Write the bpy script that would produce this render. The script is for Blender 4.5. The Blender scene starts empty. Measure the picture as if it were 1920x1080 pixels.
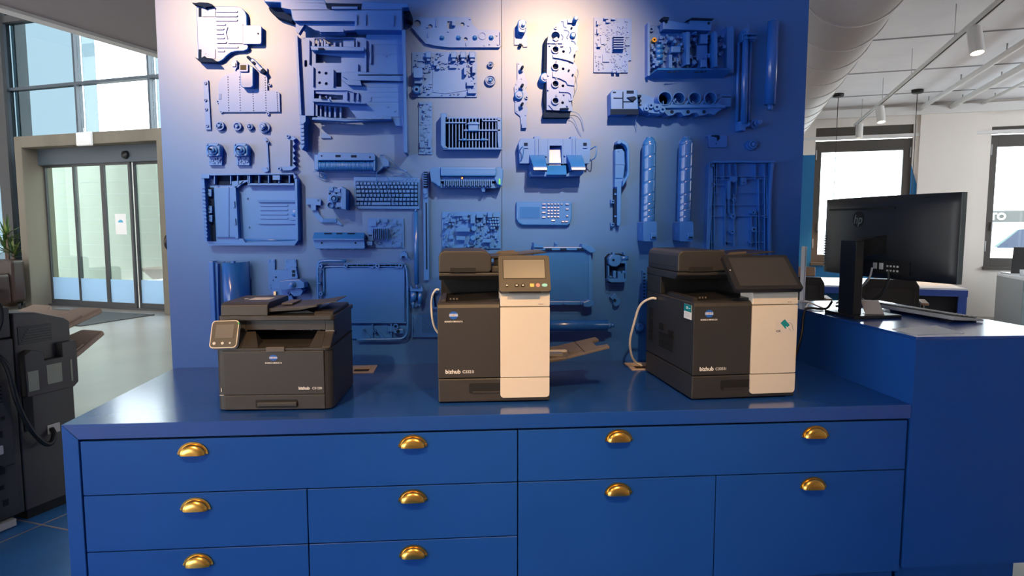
import bpy, bmesh, math, random
from mathutils import Vector, Matrix
from mathutils.geometry import tessellate_polygon

scn = bpy.context.scene
COL = scn.collection
R = math.radians
PI = math.pi

# ---------------------------------------------------------------- camera
FPX = 1240.0
YAW, PITCH = R(4.8), R(-5.35)
EYE = Vector((0, 0, 1.40))
cam_d = bpy.data.cameras.new('camera')
cam = bpy.data.objects.new('camera', cam_d)
COL.objects.link(cam)
cam_d.sensor_width = 36.0
cam_d.lens = 36.0 * FPX / 1920.0
cam_d.clip_end = 200
cam.location = EYE
cam.rotation_euler = (PI / 2 + PITCH, 0, -YAW)
scn.camera = cam

# ---------------------------------------------------------------- world
world = bpy.data.worlds.new('overcast_sky')
scn.world = world
world.use_nodes = True
wn = world.node_tree.nodes
bg = wn['Background']
bg.inputs[0].default_value = (0.88, 0.94, 1.0, 1)
bg.inputs[1].default_value = 6.3

scn.view_settings.view_transform = 'Standard'
scn.view_settings.look = 'None'
scn.view_settings.gamma = 1
scn.view_settings.use_curve_mapping = False
scn.view_settings.exposure = 0.32

# the building's own axes are turned against the display wall
TH = R(23.5)
C_, S_ = math.cos(TH), math.sin(TH)
def E(s1, s2, z=0.0):
    return Vector((C_ * s1 + S_ * s2, -S_ * s1 + C_ * s2, z))

# ---------------------------------------------------------------- materials
MATS = {}
def mat(name, col, rough=0.5, metal=0.0, spec=0.5, emit=None, estr=0.0, noise=None, bump=None, alpha_glass=None, coat=0.0):
    """noise=(scale, amount): colour mottling; bump=(scale, strength)"""
    m = bpy.data.materials.new(name)
    m.use_nodes = True
    nt = m.node_tree
    b = nt.nodes['Principled BSDF']
    b.inputs['Base Color'].default_value = (*col, 1)
    b.inputs['Roughness'].default_value = rough
    b.inputs['Metallic'].default_value = metal
    b.inputs['Specular IOR Level'].default_value = spec
    b.inputs['Coat Weight'].default_value = coat
    if emit:
        b.inputs['Emission Color'].default_value = (*emit, 1)
        b.inputs['Emission Strength'].default_value = estr
    if noise or bump:
        tc = nt.nodes.new('ShaderNodeTexCoord')
    if noise:
        sc, am = noise[0], noise[1]
        n = nt.nodes.new('ShaderNodeTexNoise')
        n.inputs['Scale'].default_value = sc
        n.inputs['Detail'].default_value = 5
        r = nt.nodes.new('ShaderNodeValToRGB')
        r.color_ramp.elements[0].position = 0.3
        r.color_ramp.elements[1].position = 0.7
        r.color_ramp.elements[0].color = (*[max(0, c * (1 - am)) for c in col], 1)
        r.color_ramp.elements[1].color = (*[min(1, c * (1 + am)) for c in col], 1)
        if len(noise) > 2:
            mp = nt.nodes.new('ShaderNodeMapping')
            mp.inputs['Scale'].default_value = noise[2]
            nt.links.new(tc.outputs['Object'], mp.inputs['Vector'])
            nt.links.new(mp.outputs['Vector'], n.inputs['Vector'])
        else:
            nt.links.new(tc.outputs['Object'], n.inputs['Vector'])
        nt.links.new(n.outputs['Fac'], r.inputs['Fac'])
        nt.links.new(r.outputs['Color'], b.inputs['Base Color'])
    if bump:
        n2 = nt.nodes.new('ShaderNodeTexNoise')
        n2.inputs['Scale'].default_value = bump[0]
        n2.inputs['Detail'].default_value = 3
        nt.links.new(tc.outputs['Object'], n2.inputs['Vector'])
        bp = nt.nodes.new('ShaderNodeBump')
        bp.inputs['Strength'].default_value = bump[1]
        bp.inputs['Distance'].default_value = 0.002
        nt.links.new(n2.outputs['Fac'], bp.inputs['Height'])
        nt.links.new(bp.outputs['Normal'], b.inputs['Normal'])
    MATS[name] = m
    return m

def glass_mat(name, tint, gloss=0.10, rough=0.0, veil=None):
    """thin pane: tinted see-through plus a mirror reflection growing at grazing angles"""
    m = bpy.data.materials.new(name)
    m.use_nodes = True
    nt = m.node_tree
    for n in list(nt.nodes):
        if n.type != 'OUTPUT_MATERIAL':
            nt.nodes.remove(n)
    out = [n for n in nt.nodes if n.type == 'OUTPUT_MATERIAL'][0]
    t = nt.nodes.new('ShaderNodeBsdfTransparent')
    t.inputs[0].default_value = (*tint, 1)
    g = nt.nodes.new('ShaderNodeBsdfGlossy')
    g.inputs['Roughness'].default_value = rough
    lw = nt.nodes.new('ShaderNodeLayerWeight')
    lw.inputs[0].default_value = 0.5
    pw = nt.nodes.new('ShaderNodeMath'); pw.operation = 'POWER'; pw.inputs[1].default_value = 5
    f = nt.nodes.new('ShaderNodeMath'); f.operation = 'MULTIPLY_ADD'
    f.inputs[1].default_value = 0.9; f.inputs[2].default_value = gloss * 0.5
    nt.links.new(lw.outputs['Facing'], pw.inputs[0]); nt.links.new(pw.outputs[0], f.inputs[0])
    mx = nt.nodes.new('ShaderNodeMixShader')
    nt.links.new(f.outputs[0], mx.inputs[0])
    nt.links.new(g.outputs[0], mx.inputs[2])
    if veil:
        d = nt.nodes.new('ShaderNodeBsdfDiffuse')
        d.inputs[0].default_value = (*veil[0], 1)
        tl = nt.nodes.new('ShaderNodeBsdfTranslucent')
        tl.inputs[0].default_value = (*veil[0], 1)
        ad = nt.nodes.new('ShaderNodeMixShader')
        ad.inputs[0].default_value = 0.6
        nt.links.new(d.outputs[0], ad.inputs[1]); nt.links.new(tl.outputs[0], ad.inputs[2])
        mv = nt.nodes.new('ShaderNodeMixShader')
        mv.inputs[0].default_value = veil[1]
        nt.links.new(t.outputs[0], mv.inputs[1]); nt.links.new(ad.outputs[0], mv.inputs[2])
        nt.links.new(mv.outputs[0], mx.inputs[1])
    else:
        nt.links.new(t.outputs[0], mx.inputs[1])
    nt.links.new(mx.outputs[0], out.inputs[0])
    MATS[name] = m
    return m

mat('wall_paint', (0.009, 0.086, 0.40), 0.41, spec=0.62, bump=(900, 0.10))
mat('counter_paint', (0.013, 0.081, 0.36), 0.32, spec=0.22, bump=(700, 0.03), noise=(3, 0.04))
mat('part_paint', (0.011, 0.105, 0.53), 0.39, spec=0.48)
mat('part_satin', (0.011, 0.090, 0.48), 0.24, spec=0.6)
mat('part_dark', (0.003, 0.012, 0.055), 0.6, spec=0.04)  # dark blue; in the coupling cups it stands in for shade
mat('carcass', (0.004, 0.006, 0.012), 0.8)
mat('brass', (0.78, 0.46, 0.11), 0.24, metal=1.0)
mat('anthracite', (0.030, 0.029, 0.029), 0.42, bump=(1400, 0.25))
mat('graphite', (0.037, 0.034, 0.032), 0.40, bump=(1400, 0.25))
mat('black_plastic', (0.012, 0.012, 0.013), 0.42)
mat('deep_black', (0.004, 0.004, 0.004), 0.7)
mat('light_plastic', (0.68, 0.62, 0.53), 0.42)
mat('warm_grey_plastic', (0.10, 0.085, 0.075), 0.45)
mat('tray_tan', (0.55, 0.38, 0.25), 0.5)
mat('screen_grey', (0.13, 0.125, 0.12), 0.30, spec=0.35)
mat('screen_dark', (0.040, 0.038, 0.037), 0.30)
mat('sticker_pale', (0.66, 0.61, 0.56), 0.4)
mat('white_print', (0.86, 0.84, 0.80), 0.5)
mat('grey_print', (0.62, 0.60, 0.57), 0.5)
mat('teal_print', (0.0, 0.24, 0.27), 0.5)
mat('logo_blue', (0.01, 0.10, 0.45), 0.4)
mat('logo_light', (0.75, 0.80, 0.86), 0.4)
mat('button_yellow', (0.85, 0.42, 0.06), 0.4)
mat('button_red', (0.75, 0.16, 0.16), 0.4)
mat('button_cyan', (0.12, 0.58, 0.62), 0.4)
mat('green_print', (0.03, 0.25, 0.10), 0.5)
mat('cable_white', (0.75, 0.72, 0.66), 0.45)
mat('cable_black', (0.012, 0.012, 0.012), 0.4)
mat('socket_sand', (0.48, 0.40, 0.33), 0.45)
mat('white_paint', (0.78, 0.77, 0.75), 0.6)
mat('wall_white', (0.87, 0.815, 0.75), 0.85, noise=(1.2, 0.02))
mat('ceiling_white', (0.80, 0.80, 0.82), 0.9, noise=(3, 0.03))
mat('soffit_shaded', (0.34, 0.31, 0.31), 0.85)  # grey carries the shade that lies on this plasterboard
mat('duct_white', (0.74, 0.72, 0.70), 0.55)
mat('concrete', (0.17, 0.148, 0.112), 0.85, noise=(1.4, 0.22, (1, 1, 0.25)), bump=(60, 0.5))
mat('concrete_pale', (0.29, 0.29, 0.25), 0.85, noise=(1.0, 0.10, (1, 1, 0.3)))
mat('floor_concrete', (0.25, 0.215, 0.18), 0.30, noise=(0.9, 0.22), spec=0.5)
mat('copier_grey', (0.060, 0.054, 0.050), 0.42)
mat('floor_blue', (0.045, 0.20, 0.50), 0.38, noise=(2.0, 0.22))
mat('grout', (0.62, 0.42, 0.30), 0.7)
mat('pocket_film', (0.26, 0.27, 0.20), 0.25)
mat('counter_top', (0.012, 0.072, 0.34), 0.16, spec=0.85, noise=(3, 0.04))
mat('mat_grey', (0.055, 0.058, 0.062), 0.95, noise=(200, 0.25))
mat('frame_dark', (0.055, 0.055, 0.058), 0.45)
mat('frame_bronze', (0.085, 0.075, 0.066), 0.5)
mat('frame_blue', (0.07, 0.09, 0.11), 0.4)
mat('office_blue', (0.010, 0.17, 0.42), 0.6)
mat('desk_white', (0.80, 0.81, 0.83), 0.25)
mat('leather', (0.035, 0.016, 0.012), 0.35, bump=(40, 0.3))
mat('leaf', (0.055, 0.13, 0.022), 0.45, noise=(9, 0.45))
mat('leaf_pale', (0.20, 0.24, 0.055), 0.45, noise=(9, 0.35))
mat('terracotta', (0.16, 0.10, 0.07), 0.7)
mat('chair_wood', (0.30, 0.19, 0.12), 0.5)
mat('chair_mesh', (0.022, 0.022, 0.024), 0.8)
mat('cabinet_grey', (0.34, 0.36, 0.37), 0.5)
mat('cabinet_edge', (0.17, 0.23, 0.25), 0.5)
mat('monitor_shell', (0.016, 0.018, 0.021), 0.34, bump=(1600, 0.2))
mat('monitor_edge', (0.12, 0.15, 0.15), 0.35)
mat('monitor_stand', (0.014, 0.014, 0.015), 0.32)
mat('silver', (0.42, 0.42, 0.43), 0.3, metal=0.8)
mat('key_grey', (0.20, 0.20, 0.20), 0.35)
mat('case_grey', (0.50, 0.49, 0.47), 0.35)
mat('paper', (0.86, 0.85, 0.82), 0.7)
mat('acrylic_print', (0.55, 0.48, 0.44), 0.3)
mat('blue_case', (0.03, 0.08, 0.35), 0.4)
mat('car_white', (0.80, 0.82, 0.84), 0.2, coat=0.5)
mat('car_blue', (0.012, 0.025, 0.06), 0.3)
mat('car_glass', (0.09, 0.15, 0.14), 0.1)
mat('tyre', (0.02, 0.02, 0.02), 0.8)
mat('asphalt', (0.45, 0.45, 0.45), 0.9)
mat('sign_grey', (0.085, 0.085, 0.08), 0.8)
mat('lamp_glow', (1, 1, 1), 0.4, emit=(1.0, 0.80, 0.52), estr=14.0)
mat('notice_blue', (0.08, 0.42, 0.62), 0.6)
mat('led_green', (0.05, 0.45, 0.15), 0.5)
glass_mat('glass_clear', (0.93, 0.97, 0.97))
glass_mat('glass_blue', (0.262, 0.318, 0.34))
glass_mat('glass_door', (0.80, 0.90, 0.86), gloss=0.2)
glass_mat('glass_frost', (0.60, 0.80, 0.95), rough=0.3, veil=((0.55, 0.72, 0.86), 0.92))
glass_mat('film_clear', (0.88, 0.86, 0.84), rough=0.1, veil=((0.70, 0.68, 0.64), 0.75))

# ---------------------------------------------------------------- mesh building
class MB:
    """collects shapes, then links them as ONE mesh object"""
    def __init__(self, f=None, o=None):
        self.v, self.fc = [], []
        self.f = f                       # optional map of input coordinates to world
        self.smooth = set()
        self.o = Vector(o) if o is not None else Vector((0, 0, 0))
    def P(self, p):
        return Vector(self.f(*p)) if self.f else Vector(p)
    def add(self, pts, faces, smooth=False):
        n = len(self.v)
        self.v += [self.P(p) for p in pts]
        for f in faces:
            if smooth:
                self.smooth.add(len(self.fc))
            self.fc.append([i + n for i in f])
        return self
    def box(self, x0, x1, y0, y1, z0, z1):
        p = [(x, y, z) for z in (z0, z1) for x, y in ((x0, y0), (x1, y0), (x1, y1), (x0, y1))]
        return self.add(p, [(3, 2, 1, 0), (4, 5, 6, 7), (0, 1, 5, 4), (1, 2, 6, 5), (2, 3, 7, 6), (3, 0, 4, 7)])
    def hexa(self, b, t):
        """bottom quad, top quad"""
        return self.add(list(b) + list(t), [(3, 2, 1, 0), (4, 5, 6, 7), (0, 1, 5, 4), (1, 2, 6, 5), (2, 3, 7, 6), (3, 0, 4, 7)])
    def prism(self, pts, c0, c1, axis=2, holes=()):
        """extrude a polygon (with holes) along an axis of the input coordinates"""
        def P3(a, b, c):
            return (a, b, c) if axis == 2 else ((a, c, b) if axis == 1 else (c, a, b))
        loops = [list(pts)] + [list(h) for h in holes]
        tri = tessellate_polygon([[Vector((p[0], p[1], 0)) for p in l] for l in loops])
        flat = [p for l in loops for p in l]
        n = len(flat)
        V = [P3(p[0], p[1], c0) for p in flat] + [P3(p[0], p[1], c1) for p in flat]
        F = []
        if not holes and len(pts) <= 4:
            F += [tuple(range(n))[::-1], tuple(range(n, 2 * n))]
        else:
            for t in tri:
                F.append(tuple(t)[::-1]); F.append(tuple(i + n for i in t))
        k = 0
        for l in loops:
            m = len(l)
            for i in range(m):
                a, b = k + i, k + (i + 1) % m
                F.append((a, b, b + n, a + n))
            k += m
        return self.add(V, F)
    def cyl(self, p0, p1, r, n=14, r2=None, caps=True):
        """cylinder or cone between two points given in input coordinates"""
        a, b = Vector(p0), Vector(p1)
        r2 = r if r2 is None else r2
        d = (b - a).normalized()
        u = d.orthogonal().normalized(); w = d.cross(u)
        V = [tuple(a + (u * math.cos(2 * PI * i / n) + w * math.sin(2 * PI * i / n)) * r) for i in range(n)]
        V += [tuple(b + (u * math.cos(2 * PI * i / n) + w * math.sin(2 * PI * i / n)) * r2) for i in range(n)]
        self.add(V, [(i, (i + 1) % n, (i + 1) % n + n, i + n) for i in range(n)], True)
        if caps:
            m = len(self.v)
            self.fc.append([m - 2 * n + i for i in range(n)][::-1]); self.fc.append([m - n + i for i in range(n)])
        return self
    def ring(self, p0, p1, r, ri, n=20):
        """tube with wall thickness"""
        a, b = Vector(p0), Vector(p1)
        d = (b - a).normalized(); u = d.orthogonal().normalized(); w = d.cross(u)
        V = []
        for q, rr in ((a, r), (b, r), (b, ri), (a, ri)):
            V += [tuple(q + (u * math.cos(2 * PI * i / n) + w * math.sin(2 * PI * i / n)) * rr) for i in range(n)]
        F = []
        for k in range(4):
            for i in range(n):
                j = (i + 1) % n
                F.append((k * n + i, k * n + j, ((k + 1) % 4) * n + j, ((k + 1) % 4) * n + i))
        return self.add(V, F)
    def tube(self, path, r, n=6, close=False, sub=0):
        pts = [Vector(p) for p in path]
        for _ in range(sub):
            q = [pts[0]]
            for i in range(len(pts) - 1):
                q += [pts[i] * .75 + pts[i + 1] * .25, pts[i] * .25 + pts[i + 1] * .75]
            pts = q + [pts[-1]]
        V = []; prev = None
        m = len(pts)
        for i, p in enumerate(pts):
            if close:
                d = pts[(i + 1) % m] - pts[i - 1]
            else:
                d = pts[min(i + 1, m - 1)] - pts[max(i - 1, 0)]
            d = d.normalized() if d.length > 1e-9 else Vector((0, 0, 1))
            u = d.orthogonal().normalized() if prev is None else (prev - d * prev.dot(d)).normalized()
            prev = u; w = d.cross(u)
            V += [tuple(p + (u * math.cos(2 * PI * k / n) + w * math.sin(2 * PI * k / n)) * r) for k in range(n)]
        F = []
        for i in range(m if close else m - 1):
            j = (i + 1) % m
            for k in range(n):
                F.append((i * n + k, i * n + (k + 1) % n, j * n + (k + 1) % n, j * n + k))
        if not close:
            F += [tuple(range(n))[::-1], tuple(range((m - 1) * n, m * n))]
        return self.add(V, F, True)
    def lathe(self, c, axis, prof, n=20, smooth=True):
        """prof: (radius, height along axis) from the base point c"""
        c = Vector(c); d = Vector(axis).normalized(); u = d.orthogonal().normalized(); w = d.cross(u)
        V = []
        for r, h in prof:
            V += [tuple(c + d * h + (u * math.cos(2 * PI * i / n) + w * math.sin(2 * PI * i / n)) * max(r, 1e-5)) for i in range(n)]
        F = []
        for k in range(len(prof) - 1):
            for i in range(n):
                j = (i + 1) % n
                F.append((k * n + i, k * n + j, (k + 1) * n + j, (k + 1) * n + i))
        self.add(V, F, smooth)
        m = len(self.v)
        self.fc.append([m - n * len(prof) + i for i in range(n)][::-1]); self.fc.append([m - n + i for i in range(n)])
        return self
    def build(self, name, material, parent=None, bevel=0.0, seg=2, smooth=False, xf=None):
        me = bpy.data.meshes.new(name)
        vv = [tuple(v - self.o) for v in self.v]
        me.from_pydata(vv, [], self.fc)
        bm = bmesh.new(); bm.from_mesh(me)
        bmesh.ops.recalc_face_normals(bm, faces=bm.faces)
        bm.to_mesh(me); bm.free()
        me.materials.append(MATS[material] if isinstance(material, str) else material)
        if smooth:
            for p in me.polygons: p.use_smooth = True
        else:
            for i in self.smooth: me.polygons[i].use_smooth = True
        ob = bpy.data.objects.new(name, me)
        COL.objects.link(ob)
        if parent is not None:
            ob.parent = parent
        else:
            ob.location = self.o
        if bevel:
            md = ob.modifiers.new('bevel', 'BEVEL')
            md.width = bevel; md.segments = seg; md.limit_method = 'ANGLE'; md.angle_limit = R(40)
            md.harden_normals = False
        return ob

def tag(o, label=None, cat=None, group=None, kind=None):
    if label: o['label'] = label
    if cat: o['category'] = cat
    if group: o['group'] = group
    if kind: o['kind'] = kind
    return o
def thing(name, label, cat, loc=(0, 0, 0), rotz=0.0, group=None):
    o = bpy.data.objects.new(name, None)
    COL.objects.link(o)
    o.empty_display_size = 0.05
    o.location = loc; o.rotation_euler = (0, 0, rotz)
    return tag(o, label, cat, group)
def copy_tree(o, parent=None):
    c = o.copy(); COL.objects.link(c)
    c.parent = parent
    for ch in list(o.children):
        copy_tree(ch, c)
    return c
def rrect(x0, x1, y0, y1, r, n=4, corners=(1, 1, 1, 1)):
    """rounded rectangle, corner order: (x0,y0) (x1,y0) (x1,y1) (x0,y1)"""
    out = []
    for k, (cx, cy, a) in enumerate(((x0 + r, y0 + r, PI), (x1 - r, y0 + r, 1.5 * PI), (x1 - r, y1 - r, 0), (x0 + r, y1 - r, .5 * PI))):
        if corners[k]:
            for i in range(n + 1):
                t = a + i * PI / 2 / n
                out.append((cx + r * math.cos(t), cy + r * math.sin(t)))
        else:
            out.append(((x0, y0), (x1, y0), (x1, y1), (x0, y1))[k])
    return out
def circ(cx, cy, r, n=16, ry=None):
    ry = r if ry is None else ry
    return [(cx + r * math.cos(2 * PI * i / n), cy + ry * math.sin(2 * PI * i / n)) for i in range(n)]
def text_mesh(body, size, material, parent, M, name='lettering', bold=0.0, space=1.0, xscale=1.0, align='CENTER', shear=0.0, depth=0.0004):
    """flat lettering; M maps text plane (x right, y up, z out) into the parent's space"""
    cu = bpy.data.curves.new(name, 'FONT')
    cu.body = body; cu.size = size; cu.align_x = align; cu.align_y = 'CENTER'
    cu.extrude = depth; cu.offset = bold; cu.space_character = space; cu.shear = shear
    cu.resolution_u = 3
    tmp = bpy.data.objects.new(name, cu)
    COL.objects.link(tmp)
    dg = bpy.context.evaluated_depsgraph_get()
    me = bpy.data.meshes.new_from_object(tmp.evaluated_get(dg))
    bpy.data.objects.remove(tmp); bpy.data.curves.remove(cu)
    me.transform(M @ Matrix.Diagonal((xscale, 1, 1, 1)))
    me.materials.clear(); me.materials.append(MATS[material])
    me.name = name
    ob = bpy.data.objects.new(name, me)
    COL.objects.link(ob); ob.parent = parent
    return ob
def struct(o):
    o['kind'] = 'structure'
    return o
def ebuild(m, name, material, **k):
    """structure built in the building's axes"""
    o = m.build(name, material, **k)
    o.rotation_euler = (0, 0, -TH)
    return o

# photo-calibrated lookup: the point of the display wall (offset w towards the room) seen at a photo pixel
_fw = Vector((math.sin(YAW) * math.cos(PITCH), math.cos(YAW) * math.cos(PITCH), math.sin(PITCH)))
_rt = Vector((math.cos(YAW), -math.sin(YAW), 0)); _up = _rt.cross(_fw)
WALL_Y = 3.18
def ray(px, py):
    return _rt * ((px - 960) / FPX) - _up * ((py - 540) / FPX) + _fw
def wallpt(px, py, w=0.0):
    d = ray(px, py)
    return EYE + d * ((WALL_Y - w) / d.y)
def at_z(px, py, z):
    d = ray(px, py)
    return EYE + d * ((z - EYE.z) / d.z)
def at_y(px, py, y):
    d = ray(px, py)
    return EYE + d * (y / d.y)
# ================================================================ setting
CEIL = 3.30
# floors: polished concrete and the blue tiled zone around the island
m = MB(); m.prism([(-14, 2.62), (6.5, 2.62), (6.5, 12.6), (-14, 12.6)], -0.12, 0.0)
struct(ebuild(m, 'floor', 'floor_concrete'))
fb = MB(); fb.prism([(-14, -5), (6.5, -5), (6.5, 2.62), (-14, 2.62)], -0.12, -0.0015)
fl = struct(ebuild(fb, 'floor_tiled', 'grout'))
TS = 1.18
for i in range(-5, 4):
    for j in range(-2, 1):
        x0 = -3.06 + i * TS + 0.006; y0 = 2.13 + j * TS + 0.006
        x1 = x0 + TS - 0.012; y1 = min(y0 + TS - 0.012, 2.614)
        if y1 - y0 < .02: continue
        t = MB().box(x0, x1, y0, y1, -0.0015, 0.0).build('tile', 'floor_blue', fl)
struct(ebuild(MB().box(-40, 40, 12.7, 60, -0.4, -0.15), 'ground_outside', 'asphalt'))
struct(ebuild(MB().box(-60, -7.5, 9.15, 12.6, -0.3, -0.02), 'ground_entrance', 'asphalt'))

# ceiling over showroom and office
struct(ebuild(MB().box(-6.07, 6.5, -5, 12.3, CEIL, CEIL + 0.25), 'ceiling', 'ceiling_white'))
struct(ebuild(MB().box(-6.0, -1.2, -5, 8.62, CEIL - 0.02, CEIL - 0.001), 'ceiling_soffit', 'soffit_shaded'))
struct(ebuild(MB().box(-6.13, -6.0, -5, 8.62, CEIL - 0.05, CEIL + 0.6), 'trim_1', 'white_paint'))
struct(ebuild(MB().box(-14.5, -6.13, -5, 8.8, 5.45, 5.6), 'ceiling_atrium', 'ceiling_white'))
# ceiling panel joints (thin battens)
for k, s2 in enumerate((4.6, 6.2, 7.8, 9.4, 11.0)):
    struct(ebuild(MB().box(0.2, 6.4, s2, s2 + 0.012, CEIL - 0.012, CEIL), 'trim_%d' % (10 + k), 'cabinet_grey'))

# window wall of the office
WW = 12.0
m = MB()
W1 = (1.18, 2.58, 0.78, 2.99); W2 = (3.62, 5.02, 0.76, 2.90)
m.prism([(-1.6, 0), (6.4, 0), (6.4, CEIL), (-1.6, CEIL)], WW, WW + 0.35, axis=1,
        holes=[[(W1[0], W1[2]), (W1[1], W1[2]), (W1[1], W1[3]), (W1[0], W1[3])], [(W2[0], W2[2]), (W2[1], W2[2]), (W2[1], W2[3]), (W2[0], W2[3])]])
wback = struct(ebuild(m, 'wall_window', 'wall_white'))
MB().box(2.66, 3.41, WW - 0.05, WW, 0.0, CEIL - 0.16).build('pilaster_panel', 'wall_white', wback)
MB().box(-1.6, 6.4, WW - 0.10, WW - 0.05, CEIL - 0.18, CEIL - 0.05).build('cable_duct', 'white_paint', wback)
MB().box(-1.6, 6.4, WW - 0.03, WW, 2.795, 2.845).build('curtain_rail', 'white_paint', wback)
MB().prism([(-1.6, 0), (3.0, 0), (3.0, 0.9), (2.57, 2.36), (2.57, 0.77), (1.18, 0.77), (1.18, 2.56), (-1.6, 2.56)], WW - 0.004, WW, axis=1).build('painted_field', 'office_blue', wback)
for k, (x0, x1, z0, z1) in enumerate((W1, W2)):
    w = struct(thing('window_%d' % (k + 1), None, None, rotz=-TH))
    def bar(nm, a, b, c, d, y0=WW + 0.04, y1=WW + 0.11, mt='frame_bronze'):
        return MB().box(a, b, y0, y1, c, d).build(nm, mt, w, bevel=0.004)
    top = 2.78
    bar('transom_panel', x0, x1, top + 0.02, z1)
    bar('frame_jamb', x0, x0 + 0.10, z0, top); bar('frame_jamb', x1 - 0.12, x1, z0, top)
    bar('frame_head', x0 + .10, x1 - .12, top - 0.18, top); bar('frame_sill_bar', x0 + .10, x1 - .12, z0 + .02, z0 + 0.15)
    bar('window_sill', x0 - 0.01, x1 + 0.01, z0 - 0.03, z0 + 0.02, WW - 0.06, WW + 0.2)
    for zz in (z0 + 0.25, top - 0.30):
        for xx in (x0 + 0.012, x1 - 0.03):
            bar('hinge', xx, xx + 0.018, zz, zz + 0.16, WW + 0.02, WW + 0.045, 'silver')
    bar('window_handle', x0 + .075, x0 + .095, 1.32, 1.46, WW + 0.0, WW + 0.045, 'silver')
    bar('pane', x0 + .10, x1 - .12, z0 + .15, top - .18, WW + 0.07, WW + 0.078, 'glass_clear')

# right-hand wall, out of view, closes the office; window openings added for daylight
m = MB(); m.prism([(-5, 0), (12.3, 0), (12.3, CEIL), (-5, CEIL)], 6.4, 6.6, axis=0, holes=[[(a, .8), (a + 2.2, .8), (a + 2.2, 2.8), (a, 2.8)] for a in (5.2, 8.4)])
struct(ebuild(m, 'wall_right', 'wall_white'))
for k, a in enumerate((5.2, 8.4)):
    w = struct(thing('window_%d' % (6 + k), None, None, rotz=-TH))
    for y in (a, a + 1.07, a + 2.14):
        MB().box(6.46, 6.53, y, y + .06, .8, 2.8).build('mullion', 'frame_bronze', w)
    for z in (.8, 2.74):
        MB().box(6.46, 6.53, a, a + 2.2, z, z + .06).build('transom', 'frame_bronze', w)
m = MB(); m.prism([(-14.5, 0), (6.6, 0), (6.6, CEIL), (-14.5, CEIL)], -5.0, -4.85, axis=1, holes=[[(-5.6, .5), (-1.6, .5), (-1.6, 2.9), (-5.6, 2.9)], [(-13.5, .5), (-7.5, .5), (-7.5, 2.9), (-13.5, 2.9)]])  # unseen rear wall, added with window openings to steer daylight onto the counter
struct(ebuild(m, 'wall_rear', 'wall_white'))
struct(ebuild(MB().box(-14.7, -14.5, -5, 8.8, 0, 5.6), 'wall_atrium_left', 'wall_white'))  # atrium left and rear walls, out of view, added to dim the daylight
struct(ebuild(MB().box(-14.5, -6.07, -5.0, -4.85, CEIL, 5.6), 'wall_atrium_rear', 'wall_white'))
for k, (x0, x1, n) in enumerate(((-5.6, -1.6, 3), (-13.5, -7.5, 4))):
    w = struct(thing('window_%d' % (4 + k), None, None, rotz=-TH))
    for i in range(n + 1):
        x = x0 + (x1 - x0) * i / n
        MB().box(max(x0, x - .04), min(x1, x + .04), -4.96, -4.89, .5, 2.9).build('mullion', 'frame_dark', w)
    for z in (.5, 2.84):
        MB().box(x0, x1, -4.95, -4.90, z, z + .06).build('transom', 'frame_dark', w)
# wall between atrium and office behind the display wall
struct(ebuild(MB().box(-1.75, -1.6, 7.0, 12.3, 0, CEIL), 'wall_partition', 'wall_white'))
struct(ebuild(MB().box(-6.05, -1.6, 8.62, 8.75, 0, CEIL), 'wall_entrance_side', 'concrete'))

# duct, trays and pipes at the ceiling
def eline(nm, s1, z, r, a, b, mt, label, cat, n=24):
    o = ebuild(MB().cyl((s1, a, z), (s1, b, z), r, n), nm, mt)
    return tag(o, label, cat)
d = thing('ventilation_duct', 'large round white ventilation duct below the office ceiling', 'duct', rotz=-TH)
MB().cyl((0.66, 3.6, 2.96), (0.66, 11.95, 2.96), 0.315, 36).build('duct_pipe', 'duct_white', d)
for s in [4.1 + 0.62 * i for i in range(13)]:
    MB().ring((0.66, s, 2.96), (0.66, s + 0.02, 2.96), 0.3235, 0.31, 36).build('joint_ring', 'duct_white', d)
tag(ebuild(MB().box(0.10, 0.22, 3.6, 11.9, CEIL - 0.09, CEIL - 0.02), 'cable_tray', 'white_paint'), 'narrow white cable tray running beside the round duct', 'cable tray')
for (s1, zz, rr, lb) in ((2.62, 3.2, 0.032, 'white sprinkler pipe under ceiling nearest the lamp track'), (3.05, 3.22, 0.04, 'white ceiling pipe second from the lamp track'),
                         (3.45, 3.24, 0.022, 'thin white ceiling pipe farthest from the lamp track')):
    t = thing('ceiling_pipe', lb, 'pipe', rotz=-TH, group='pipes under the office ceiling')
    MB().cyl((s1, 4.0, zz), (s1, 11.9, zz), rr, 12).build('pipe', 'white_paint', t)
    for s2 in (5.4, 6.9, 8.4, 9.9, 11.4):
        MB().cyl((s1, s2, zz), (s1, s2, CEIL), 0.008, 6).build('hanger', 'silver', t)
    if rr == 0.032:
        MB().cyl((s1, 7.2, zz), (s1, 7.2, zz - .09), 0.014, 8).build('sprinkler_head', 'silver', t)

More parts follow.
